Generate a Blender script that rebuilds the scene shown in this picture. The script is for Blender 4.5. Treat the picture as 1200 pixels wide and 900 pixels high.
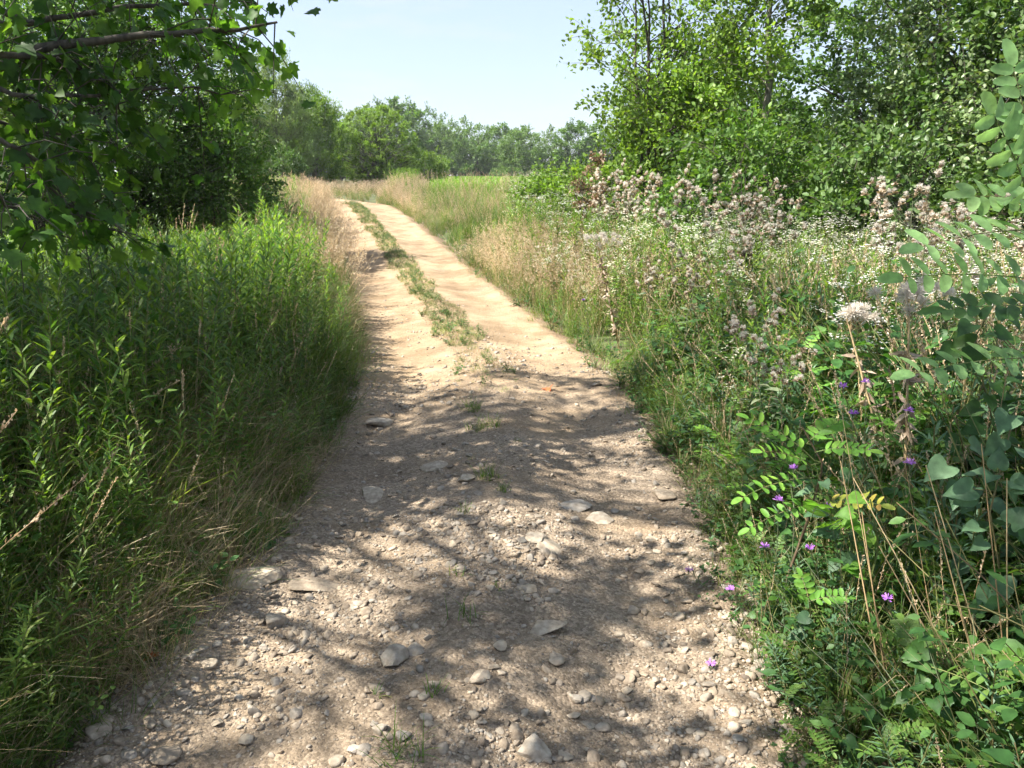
import bpy, math, random
import numpy as np

# ------------------------------------------------------------------ camera, sky, sun
S = bpy.context.scene
for o in list(bpy.data.objects): bpy.data.objects.remove(o)
C = S.collection
F = 906.0; PITCH = math.radians(15.13); CH = 1.6
cd = bpy.data.cameras.new('camera'); cam = bpy.data.objects.new('camera', cd); C.objects.link(cam)
cam.location = (0, 0, CH); cam.rotation_euler = (math.radians(90) - PITCH, 0, 0)
cd.sensor_width = 36; cd.angle = 2 * math.atan(600 / F); cd.clip_start = 0.05; cd.clip_end = 6000
S.camera = cam
SUN_EL = math.radians(54); SUN_AZ = math.radians(-102)      # azimuth from +Y, negative = left
sdir = (math.sin(SUN_AZ) * math.cos(SUN_EL), math.cos(SUN_AZ) * math.cos(SUN_EL), math.sin(SUN_EL))
W = bpy.data.worlds.new('World'); S.world = W; W.use_nodes = True
nt = W.node_tree; nt.nodes.clear()
sky = nt.nodes.new('ShaderNodeTexSky'); sky.sky_type = 'NISHITA'; sky.sun_disc = False
sky.sun_elevation = SUN_EL; sky.sun_rotation = SUN_AZ; sky.air_density = 1.0; sky.dust_density = 1.0; sky.ozone_density = 1.5
bg = nt.nodes.new('ShaderNodeBackground'); bg.inputs[1].default_value = 0.13
wo = nt.nodes.new('ShaderNodeOutputWorld')
tcw = nt.nodes.new('ShaderNodeTexCoord'); mpw = nt.nodes.new('ShaderNodeMapping'); mpw.inputs['Scale'].default_value = (2.2, 2.2, 11)
nt.links.new(tcw.outputs['Generated'], mpw.inputs[0]); nzw = nt.nodes.new('ShaderNodeTexNoise'); nzw.inputs['Scale'].default_value = 2.6; nzw.inputs['Detail'].default_value = 7; nzw.inputs['Roughness'].default_value = 0.55
nt.links.new(mpw.outputs[0], nzw.inputs['Vector']); rpw = nt.nodes.new('ShaderNodeValToRGB'); rpw.color_ramp.elements[0].position = 0.52; rpw.color_ramp.elements[1].position = 0.75
rpw.color_ramp.elements[1].color = (0.5, 0.5, 0.5, 1); nt.links.new(nzw.outputs[0], rpw.inputs[0])
mxw = nt.nodes.new('ShaderNodeMix'); mxw.data_type = 'RGBA'; nt.links.new(rpw.outputs[0], mxw.inputs[0]); mxh = nt.nodes.new('ShaderNodeMix'); mxh.data_type = 'RGBA'; mxh.inputs[0].default_value = 0.74; nt.links.new(sky.outputs[0], mxh.inputs[6]); mxh.inputs[7].default_value = (1.5, 1.70, 2.15, 1)
nt.links.new(mxh.outputs[2], mxw.inputs[6]); mxw.inputs[7].default_value = (2.3, 2.35, 2.45, 1)
nt.links.new(mxw.outputs[2], bg.inputs[0]); nt.links.new(bg.outputs[0], wo.inputs[0])
sl = bpy.data.lights.new('sun', 'SUN'); sl.energy = 5.0; sl.angle = math.radians(0.5); sl.color = (1.0, 0.95, 0.86)
so = bpy.data.objects.new('sun', sl); C.objects.link(so)
from mathutils import Vector
so.rotation_euler = Vector(sdir).to_track_quat('Z', 'Y').to_euler()
S.view_settings.view_transform = 'Standard'; S.view_settings.look = 'None'
S.view_settings.exposure = 1.65; S.view_settings.gamma = 1.0
S.render.engine = 'CYCLES'
S.cycles.max_bounces = 4; S.cycles.diffuse_bounces = 3; S.cycles.glossy_bounces = 1
S.cycles.use_adaptive_sampling = True; S.cycles.adaptive_threshold = 0.04
S.cycles.transmission_bounces = 3; S.cycles.transparent_max_bounces = 6; S.cycles.volume_bounces = 0
S.cycles.caustics_reflective = False; S.cycles.caustics_refractive = False
S.cycles.use_denoising = True; S.cycles.debug_use_spatial_splits = True

rng = np.random.default_rng(7)
PI = math.pi

# ------------------------------------------------------------------ noise, terrain, picking
def _hash(ix, iy, seed):
    n = (ix.astype(np.int64) * 374761393 + iy.astype(np.int64) * 668265263 + seed * 1442695041) & 0xffffffff
    n = ((n ^ (n >> 13)) * 1274126177) & 0xffffffff
    return ((n ^ (n >> 16)) & 0xffff) / 65535.0
def vnoise(x, y, seed=0):
    x = np.asarray(x, float); y = np.asarray(y, float)
    ix = np.floor(x); iy = np.floor(y); fx = x - ix; fy = y - iy
    ux = fx * fx * (3 - 2 * fx); uy = fy * fy * (3 - 2 * fy)
    a = _hash(ix, iy, seed); b = _hash(ix + 1, iy, seed); c = _hash(ix, iy + 1, seed); d = _hash(ix + 1, iy + 1, seed)
    return (a * (1 - ux) + b * ux) * (1 - uy) + (c * (1 - ux) + d * ux) * uy - 0.5
def fbm(x, y, f, seed=0, oct=4):
    s = 0; a = 1.0
    for i in range(oct):
        s = s + a * vnoise(np.asarray(x) * f, np.asarray(y) * f, seed + i * 7); f *= 2.03; a *= 0.5
    return s

CL = np.array([(-0.22,-6),(-0.22,0),(-0.25,1.8),(-0.2,2.3),(-0.13,2.9),(-0.09,3.7),(-0.14,5.0),(-0.27,6.4),(-0.8,8.7),(-1.8,12.6),
               (-2.95,17),(-4.5,22.9),(-6.6,26),(-10,29),(-16,31.5),(-30,33),(-60,34)], float)
def road_pos(x, y):
    """signed lateral distance from the road's centre line (right positive) and distance along it"""
    x = np.asarray(x, float); y = np.asarray(y, float)
    best = np.full(x.shape, 1e9); sg = np.zeros(x.shape); al = np.zeros(x.shape); acc = 0.0
    for i in range(len(CL) - 1):
        a = CL[i]; b = CL[i + 1]; d = b - a; L = np.hypot(*d); u = d / L
        t = np.clip((x - a[0]) * u[0] + (y - a[1]) * u[1], 0, L)
        px = a[0] + u[0] * t; py = a[1] + u[1] * t
        q = np.hypot(x - px, y - py)
        s = (x - a[0]) * u[1] - (y - a[1]) * u[0]
        m = q < best
        best = np.where(m, q, best); sg = np.where(m, np.sign(s), sg); al = np.where(m, acc + t, al); acc += L
    return best * sg, al
def hz(x, y):
    x = np.asarray(x, float); y = np.asarray(y, float)
    t = np.clip((y - 5) / 23, 0, 1)
    z = 0.8 * t * t * (3 - 2 * t)
    far = np.clip((np.abs(y) - 60) / 200, 0, 1)
    return z + 0.05 * fbm(x, y, 0.25, 3, 3) * np.clip((np.hypot(x, y)) / 8, 0, 1) * (1 - far)
def road_rel(x, y):
    d, s = road_pos(x, y)
    ad = np.abs(d)
    rut = -0.035 * np.exp(-((ad - 0.62) / 0.27) ** 2) + 0.03 * np.exp(-(d / 0.25) ** 2)
    bump = 0.05 * np.exp(-(((y - 5.6) / 0.8) ** 2))                       # the small crest in the road
    edge = 0.05 - 0.11 * np.clip((ad - 0.95) / 0.4, 0, 1)
    return rut + bump * (ad < 1.6) * np.clip(1.6 - ad, 0, 1) + edge
def road_z(x, y):
    n = (0.014 * fbm(x, y, 3.0, 21, 3) + 0.012 * fbm(x, y, 14.0, 31, 3)) * np.clip((9.0 - np.asarray(y)) / 4, 0.2, 1)
    return hz(x, y) + road_rel(x, y) + n
def gz(x, y):
    d, s = road_pos(x, y)
    return hz(x, y) - 0.10 * np.clip(1.25 - np.abs(d), 0, 0.4) / 0.4 + 0.02 * fbm(x, y, 1.3, 5, 3)
def top_z(x, y): return np.maximum(gz(x, y), np.where(np.abs(road_pos(x, y)[0]) < 1.6, road_z(x, y), -9))

def ray(px, py):
    a = (px - 600) / F; b = (450 - py) / F
    return np.array([a, math.cos(PITCH) + b * math.sin(PITCH), -math.sin(PITCH) + b * math.cos(PITCH)])
def P(px, py, Y):
    r = ray(px, py); t = Y / r[1]
    return np.array([r[0] * t, Y, CH + r[2] * t])
def G(px, py):
    r = ray(px, py); t = np.arange(0.8, 120, 0.01)
    X = r[0] * t; Y = r[1] * t; Z = CH + r[2] * t
    k = np.argmax(Z <= top_z(X, Y))
    return np.array([X[k], Y[k], float(top_z(X[k:k + 1], Y[k:k + 1])[0])])

# ------------------------------------------------------------------ materials
def newmat(name):
    m = bpy.data.materials.new(name); m.use_nodes = True; n = m.node_tree; n.nodes.clear()
    return m, n, n.nodes, n.links
def N(ns, t, **kw):
    n = ns.new(t)
    for k, v in kw.items(): setattr(n, k, v)
    return n
def ramp(ns, stops):
    r = ns.new('ShaderNodeValToRGB'); e = r.color_ramp.elements
    while len(e) < len(stops): e.new(0.5)
    for i, (p, c) in enumerate(stops): e[i].position = p; e[i].color = (*c, 1)
    return r
def leafmat(name, cols, trans=0.4, tcol=None, rough=0.5, spec=0.35, patch=0.7):
    """cols: list of linear colours spread over the per-leaf random value"""
    m, t, ns, L = newmat(name)
    at = N(ns, 'ShaderNodeAttribute'); at.attribute_name = 'rnd'
    oi = N(ns, 'ShaderNodeObjectInfo')
    ad = N(ns, 'ShaderNodeMath', operation='MULTIPLY_ADD'); ir = N(ns, 'ShaderNodeAttribute'); ir.attribute_name = 'ir'; ai = N(ns, 'ShaderNodeMath', operation='ADD'); af = N(ns, 'ShaderNodeMath', operation='FRACT')
    L.new(ir.outputs['Fac'], ai.inputs[0]); L.new(oi.outputs['Random'], ai.inputs[1]); L.new(ai.outputs[0], af.inputs[0]); L.new(af.outputs[0], ad.inputs[0]); ad.inputs[1].default_value = 0.35
    L.new(at.outputs['Fac'], ad.inputs[2])
    mu = N(ns, 'ShaderNodeMath', operation='MULTIPLY'); L.new(ad.outputs[0], mu.inputs[0]); mu.inputs[1].default_value = 0.74
    n = len(cols); r = ramp(ns, [((i + 0.0) / max(1, n - 1), c) for i, c in enumerate(cols)])
    L.new(mu.outputs[0], r.inputs[0])
    geo = N(ns, 'ShaderNodeNewGeometry'); no = N(ns, 'ShaderNodeTexNoise'); no.inputs['Scale'].default_value = 0.9; no.inputs['Detail'].default_value = 3
    L.new(geo.outputs['Position'], no.inputs['Vector'])
    mr = N(ns, 'ShaderNodeMapRange'); L.new(no.outputs[0], mr.inputs[0]); mr.inputs[1].default_value = 0.3; mr.inputs[2].default_value = 0.7
    mr.inputs[3].default_value = 1 - patch * 0.5; mr.inputs[4].default_value = 1 + patch * 0.5
    n3 = N(ns, 'ShaderNodeTexNoise'); n3.inputs['Scale'].default_value = 38; n3.inputs['Detail'].default_value = 3; L.new(geo.outputs['Position'], n3.inputs['Vector'])
    m3 = N(ns, 'ShaderNodeMapRange'); L.new(n3.outputs[0], m3.inputs[0]); m3.inputs[1].default_value = 0.3; m3.inputs[2].default_value = 0.7; m3.inputs[3].default_value = 0.72; m3.inputs[4].default_value = 1.28
    mv = N(ns, 'ShaderNodeMath', operation='MULTIPLY'); L.new(mr.outputs[0], mv.inputs[0]); L.new(m3.outputs[0], mv.inputs[1])
    hsv = N(ns, 'ShaderNodeHueSaturation'); L.new(r.outputs[0], hsv.inputs['Color']); L.new(mv.outputs[0], hsv.inputs['Value'])
    p = N(ns, 'ShaderNodeBsdfPrincipled'); L.new(hsv.outputs[0], p.inputs['Base Color']); p.inputs['Roughness'].default_value = rough
    p.inputs['Specular IOR Level'].default_value = spec
    o = N(ns, 'ShaderNodeOutputMaterial')
    if trans > 0:
        tr = N(ns, 'ShaderNodeBsdfTranslucent')
        mc = N(ns, 'ShaderNodeMix', data_type='RGBA', blend_type='MULTIPLY'); mc.inputs[0].default_value = 1
        L.new(hsv.outputs[0], mc.inputs[6]); tc = tcol or (1.5, 1.55, 0.6); mc.inputs[7].default_value = (*tc, 1)
        L.new(mc.outputs[2], tr.inputs[0])
        mx = N(ns, 'ShaderNodeMixShader'); mx.inputs[0].default_value = trans
        L.new(p.outputs[0], mx.inputs[1]); L.new(tr.outputs[0], mx.inputs[2]); L.new(mx.outputs[0], o.inputs[0])
    else: L.new(p.outputs[0], o.inputs[0])
    return m
def stonemat(name, cols):
    m, t, ns, L = newmat(name)
    at = N(ns, 'ShaderNodeAttribute'); at.attribute_name = 'rnd'
    oi = N(ns, 'ShaderNodeObjectInfo')
    ad = N(ns, 'ShaderNodeMath', operation='ADD'); ir = N(ns, 'ShaderNodeAttribute'); ir.attribute_name = 'ir'; ai = N(ns, 'ShaderNodeMath', operation='ADD'); L.new(ir.outputs['Fac'], ai.inputs[0]); L.new(oi.outputs['Random'], ai.inputs[1])
    L.new(ai.outputs[0], ad.inputs[0]); L.new(at.outputs['Fac'], ad.inputs[1])
    fr = N(ns, 'ShaderNodeMath', operation='FRACT'); L.new(ad.outputs[0], fr.inputs[0])
    r = ramp(ns, [(i / (len(cols) - 1), c) for i, c in enumerate(cols)]); L.new(fr.outputs[0], r.inputs[0])
    geo = N(ns, 'ShaderNodeNewGeometry')
    no = N(ns, 'ShaderNodeTexNoise'); no.inputs['Scale'].default_value = 45; no.inputs['Detail'].default_value = 5
    L.new(geo.outputs['Position'], no.inputs['Vector'])
    r2 = ramp(ns, [(0.3, (0.62, 0.56, 0.5)), (0.7, (1.15, 1.12, 1.08))]); L.new(no.outputs[0], r2.inputs[0])
    mc = N(ns, 'ShaderNodeMix', data_type='RGBA', blend_type='MULTIPLY'); mc.inputs[0].default_value = 1
    L.new(r.outputs[0], mc.inputs[6]); L.new(r2.outputs[0], mc.inputs[7])
    p = N(ns, 'ShaderNodeBsdfPrincipled'); L.new(mc.outputs[2], p.inputs['Base Color']); p.inputs['Roughness'].default_value = 0.85
    b = N(ns, 'ShaderNodeBump'); b.inputs['Strength'].default_value = 0.5; b.inputs['Distance'].default_value = 0.006
    no2 = N(ns, 'ShaderNodeTexNoise'); no2.inputs['Scale'].default_value = 120; no2.inputs['Detail'].default_value = 4
    L.new(geo.outputs['Position'], no2.inputs['Vector']); L.new(no2.outputs[0], b.inputs['Height']); L.new(b.outputs[0], p.inputs['Normal'])
    o = N(ns, 'ShaderNodeOutputMaterial'); L.new(p.outputs[0], o.inputs[0])
    return m
def barkmat(name, c1, c2):
    m, t, ns, L = newmat(name)
    geo = N(ns, 'ShaderNodeNewGeometry'); mp = N(ns, 'ShaderNodeMapping'); mp.inputs['Scale'].default_value = (1, 1, 0.2)
    L.new(geo.outputs['Position'], mp.inputs[0])
    no = N(ns, 'ShaderNodeTexNoise'); no.inputs['Scale'].default_value = 40; no.inputs['Detail'].default_value = 5; L.new(mp.outputs[0], no.inputs['Vector'])
    r = ramp(ns, [(0.35, c1), (0.65, c2)]); L.new(no.outputs[0], r.inputs[0])
    p = N(ns, 'ShaderNodeBsdfPrincipled'); p.inputs['Roughness'].default_value = 0.9; L.new(r.outputs[0], p.inputs['Base Color'])
    b = N(ns, 'ShaderNodeBump'); b.inputs['Strength'].default_value = 0.6; b.inputs['Distance'].default_value = 0.01
    L.new(no.outputs[0], b.inputs['Height']); L.new(b.outputs[0], p.inputs['Normal'])
    o = N(ns, 'ShaderNodeOutputMaterial'); L.new(p.outputs[0], o.inputs[0])
    return m
def roadmat():
    m, t, ns, L = newmat('road_dirt')
    geo = N(ns, 'ShaderNodeNewGeometry'); pos = geo.outputs['Position']
    def noise(sc, det=4, rough=0.6):
        n = N(ns, 'ShaderNodeTexNoise'); n.inputs['Scale'].default_value = sc; n.inputs['Detail'].default_value = det
        n.inputs['Roughness'].default_value = rough; L.new(pos, n.inputs['Vector']); return n.outputs[0]
    def mix(a, b, f, mode='MIX'):
        x = N(ns, 'ShaderNodeMix', data_type='RGBA', blend_type=mode)
        for s, v in ((0, f), (6, a), (7, b)):
            if hasattr(v, 'is_linked') or hasattr(v, 'node'): L.new(v, x.inputs[s])
            elif isinstance(v, tuple): x.inputs[s].default_value = (*v, 1)
            else: x.inputs[s].default_value = v
        return x.outputs[2]
    r1 = ramp(ns, [(0.32, (0.235, 0.17, 0.105)), (0.5, (0.325, 0.245, 0.16)), (0.68, (0.40, 0.31, 0.21))]); L.new(noise(3.2), r1.inputs[0])
    r2 = ramp(ns, [(0.3, (0.175, 0.14, 0.105)), (0.5, (0.27, 0.22, 0.165)), (0.7, (0.37, 0.305, 0.23))]); L.new(noise(6.0, 6), r2.inputs[0])
    # gravel chips: voronoi cells of a few sizes, each its own grey
    vo = N(ns, 'ShaderNodeTexVoronoi'); vo.inputs['Scale'].default_value = 85; L.new(pos, vo.inputs['Vector'])
    sep = N(ns, 'ShaderNodeSeparateColor'); L.new(vo.outputs['Color'], sep.inputs[0])
    r3 = ramp(ns, [(0.0, (0.11, 0.088, 0.068)), (0.5, (0.25, 0.205, 0.16)), (1.0, (0.46, 0.385, 0.30))]); L.new(sep.outputs[0], r3.inputs[0])
    gr = mix(r2.outputs[0], r3.outputs[0], 0.55)
    sx = N(ns, 'ShaderNodeSeparateXYZ'); L.new(pos, sx.inputs[0])
    mr = N(ns, 'ShaderNodeMapRange'); L.new(sx.outputs['Y'], mr.inputs[0]); mr.inputs[1].default_value = 4.2; mr.inputs[2].default_value = 6.6
    mr.inputs[3].default_value = 0.0; mr.inputs[4].default_value = 1.0
    nz = noise(1.7, 5); ad = N(ns, 'ShaderNodeMath', operation='ADD'); L.new(mr.outputs[0], ad.inputs[0])
    ms = N(ns, 'ShaderNodeMath', operation='MULTIPLY_ADD'); L.new(nz, ms.inputs[0]); ms.inputs[1].default_value = 2.6; ms.inputs[2].default_value = -1.22
    L.new(ms.outputs[0], ad.inputs[1]); ad.use_clamp = True
    col = mix(gr, r1.outputs[0], ad.outputs[0])
    # fine grain speckle
    r4 = ramp(ns, [(0.35, (0.70, 0.68, 0.66)), (0.65, (1.22, 1.2, 1.18))]); L.new(noise(160, 3, 0.7), r4.inputs[0])
    col = mix(col, r4.outputs[0], 0.9, 'MULTIPLY')
    r5 = ramp(ns, [(0.35, (0.78, 0.75, 0.71)), (0.62, (1.08, 1.06, 1.03))]); L.new(noise(1.1, 4, 0.6), r5.inputs[0])
    col = mix(col, r5.outputs[0], 1.0, 'MULTIPLY')
    # dark leaf litter and humus towards both edges
    at = N(ns, 'ShaderNodeAttribute'); at.attribute_name = 'edge'
    e2 = N(ns, 'ShaderNodeMath', operation='MULTIPLY_ADD'); L.new(noise(5, 5, 0.7), e2.inputs[0]); e2.inputs[1].default_value = 1.6; e2.inputs[2].default_value = -0.8
    e3 = N(ns, 'ShaderNodeMath', operation='ADD'); L.new(at.outputs['Fac'], e3.inputs[0]); L.new(e2.outputs[0], e3.inputs[1]); e3.use_clamp = True
    col = mix(col, (0.115, 0.08, 0.052), e3.outputs[0])
    p = N(ns, 'ShaderNodeBsdfPrincipled'); L.new(col, p.inputs['Base Color']); p.inputs['Roughness'].default_value = 0.95
    p.inputs['Specular IOR Level'].default_value = 0.2
    b1 = N(ns, 'ShaderNodeBump'); b1.inputs['Strength'].default_value = 0.45; b1.inputs['Distance'].default_value = 0.012
    L.new(vo.outputs['Distance'], b1.inputs['Height']); b1.invert = True
    b2 = N(ns, 'ShaderNodeBump'); b2.inputs['Strength'].default_value = 0.8; b2.inputs['Distance'].default_value = 0.02
    L.new(noise(28, 6, 0.65), b2.inputs['Height']); L.new(b1.outputs[0], b2.inputs['Normal']); L.new(b2.outputs[0], p.inputs['Normal'])
    o = N(ns, 'ShaderNodeOutputMaterial'); L.new(p.outputs[0], o.inputs[0])
    return m
def groundmat():
    m, t, ns, L = newmat('meadow_ground')
    geo = N(ns, 'ShaderNodeNewGeometry')
    n1 = N(ns, 'ShaderNodeTexNoise'); n1.inputs['Scale'].default_value = 3.0; n1.inputs['Detail'].default_value = 6; L.new(geo.outputs['Position'], n1.inputs['Vector'])
    r = ramp(ns, [(0.35, (0.06, 0.045, 0.028)), (0.5, (0.07, 0.085, 0.03)), (0.7, (0.11, 0.13, 0.045))]); L.new(n1.outputs[0], r.inputs[0])
    p = N(ns, 'ShaderNodeBsdfPrincipled'); p.inputs['Roughness'].default_value = 1; L.new(r.outputs[0], p.inputs['Base Color'])
    b = N(ns, 'ShaderNodeBump'); b.inputs['Distance'].default_value = 0.05; L.new(n1.outputs[0], b.inputs['Height']); L.new(b.outputs[0], p.inputs['Normal'])
    o = N(ns, 'ShaderNodeOutputMaterial'); L.new(p.outputs[0], o.inputs[0])
    return m

M = {}
M['road'] = roadmat(); M['ground'] = groundmat()
M['stone'] = stonemat('stone_pale', [(0.30, 0.25, 0.19), (0.38, 0.33, 0.26), (0.34, 0.31, 0.265), (0.46, 0.39, 0.29)])
M['gravel'] = stonemat('gravel_mixed', [(0.15, 0.125, 0.10), (0.34, 0.28, 0.21), (0.27, 0.25, 0.22), (0.46, 0.39, 0.30)])
M['bark'] = barkmat('bark_dark', (0.03, 0.024, 0.018), (0.09, 0.075, 0.055))
M['barkgrey'] = barkmat('bark_grey', (0.08, 0.07, 0.055), (0.22, 0.2, 0.165))
M['twig'] = barkmat('twig_brown', (0.07, 0.045, 0.025), (0.16, 0.11, 0.065))
M['maple'] = leafmat('leaf_maple', [(0.03, 0.085, 0.012), (0.055, 0.13, 0.02), (0.10, 0.19, 0.03), (0.20, 0.28, 0.045)], 0.55) #[(0.046, 0.13, 0.016), (0.078, 0.195, 0.026), (0.117, 0.247, 0.033)], 0.45)
M['leafmid'] = leafmat('leaf_mid', [(0.045, 0.11, 0.02), (0.085, 0.165, 0.03), (0.15, 0.235, 0.05)], 0.4)
M['leafbright'] = leafmat('leaf_bright', [(0.08, 0.16, 0.025), (0.13, 0.22, 0.035), (0.21, 0.30, 0.055)], 0.42)
M['leafgloss'] = leafmat('leaf_gloss', [(0.05, 0.11, 0.025), (0.09, 0.16, 0.045), (0.13, 0.20, 0.07), (0.26, 0.32, 0.17)], 0.3, rough=0.42, spec=0.42)
M['leafdark'] = leafmat('leaf_dark', [(0.034, 0.081, 0.019), (0.061, 0.128, 0.027), (0.101, 0.169, 0.041)], 0.35)
M['leafpale'] = leafmat('leaf_pale', [(0.13, 0.19, 0.08), (0.18, 0.25, 0.10), (0.23, 0.30, 0.12)], 0.35)
M['leaffar'] = leafmat('leaf_far', [(0.065, 0.135, 0.035), (0.11, 0.19, 0.05), (0.16, 0.24, 0.065)], 0.3, patch=0.3)
M['dead'] = leafmat('leaf_dead', [(0.19, 0.115, 0.065), (0.27, 0.18, 0.11), (0.15, 0.10, 0.06)], 0.2, tcol=(1.2, 1, 0.7))
M['deadherb'] = leafmat('dead_herb', [(0.13, 0.085, 0.045), (0.20, 0.14, 0.08), (0.26, 0.20, 0.12)], 0.2, tcol=(1.1, 1, .7))
M['crop'] = leafmat('field_crop_leaf', [(0.13, 0.26, 0.03), (0.19, 0.33, 0.045), (0.25, 0.38, 0.06)], 0.4, patch=.3)
M['turf'] = leafmat('turf_grass', [(0.10, 0.15, 0.05), (0.16, 0.21, 0.075), (0.27, 0.27, 0.13)], 0.35)
M['rod'] = leafmat('goldenrod_leaf', [(0.035, 0.09, 0.018), (0.07, 0.15, 0.025), (0.14, 0.23, 0.035), (0.22, 0.29, 0.05)], 0.45, patch=0.6)
M['rodstem'] = leafmat('goldenrod_stem', [(0.10, 0.15, 0.04), (0.15, 0.17, 0.06), (0.16, 0.10, 0.05)], 0)
M['grass'] = leafmat('grass_green', [(0.04, 0.095, 0.015), (0.075, 0.15, 0.025), (0.13, 0.20, 0.04), (0.26, 0.25, 0.10)], 0.42)
M['drygrass'] = leafmat('grass_dry', [(0.26, 0.19, 0.10), (0.40, 0.31, 0.18), (0.50, 0.41, 0.25)], 0.25, tcol=(1.2, 1.05, 0.8))
M['panicle'] = leafmat('grass_panicle', [(0.38, 0.28, 0.18), (0.54, 0.43, 0.29), (0.64, 0.55, 0.40)], 0.3, tcol=(1.2, 1.05, 0.85))
M['forb'] = leafmat('broad_leaf', [(0.03, 0.085, 0.022), (0.05, 0.125, 0.03), (0.095, 0.18, 0.045)], 0.38)
M['bluegreen'] = leafmat('bluegreen_leaf', [(0.06, 0.12, 0.06), (0.09, 0.17, 0.085), (0.13, 0.21, 0.11)], 0.3)
M['locust'] = leafmat('locust_leaf', [(0.10, 0.24, 0.035), (0.14, 0.30, 0.05), (0.22, 0.36, 0.06)], 0.5)
M['locustpale'] = leafmat('locust_pale_leaf', [(0.22, 0.40, 0.15), (0.28, 0.46, 0.18), (0.33, 0.50, 0.20)], 0.5, tcol=(1.3, 1.35, .8), patch=0.2)
M['yellowleaf'] = leafmat('leaf_yellowing', [(0.32, 0.44, 0.07), (0.42, 0.42, 0.07), (0.50, 0.30, 0.09)], 0.4, tcol=(1.2, 1.1, .6))
M['white'] = leafmat('petal_white', [(0.72, 0.71, 0.62), (0.80, 0.79, 0.74), (0.62, 0.58, 0.46)], 0.3, tcol=(1, 1, .9))
M['cream'] = leafmat('flower_cream', [(0.70, 0.68, 0.50), (0.76, 0.74, 0.60), (0.60, 0.58, 0.32)], 0.3, tcol=(1, 1, .8))
M['fluff'] = leafmat('thistle_down', [(0.60, 0.55, 0.48), (0.72, 0.68, 0.61), (0.50, 0.44, 0.37)], 0.35, tcol=(1.1, 1.05, 1))
M['bract'] = leafmat('thistle_bract', [(0.18, 0.13, 0.09), (0.28, 0.21, 0.15), (0.36, 0.28, 0.20)], 0.1)
M['thistle'] = leafmat('thistle_leaf', [(0.09, 0.14, 0.07), (0.13, 0.17, 0.09), (0.18, 0.17, 0.11)], 0.2)
M['purple'] = leafmat('petal_purple', [(0.45, 0.16, 0.62), (0.55, 0.24, 0.75), (0.60, 0.32, 0.72)], 0.35, tcol=(1.1, 1, 1.15), patch=0)
M['wiry'] = leafmat('wiry_stem', [(0.12, 0.15, 0.08), (0.17, 0.20, 0.11), (0.24, 0.23, 0.14)], 0)
M['drystem'] = leafmat('dry_stem', [(0.30, 0.19, 0.09), (0.42, 0.30, 0.16), (0.50, 0.38, 0.21)], 0)
M['redleaf'] = leafmat('leaf_red', [(0.45, 0.10, 0.035), (0.55, 0.15, 0.05)], 0.15, tcol=(1, .8, .6), patch=0)

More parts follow.
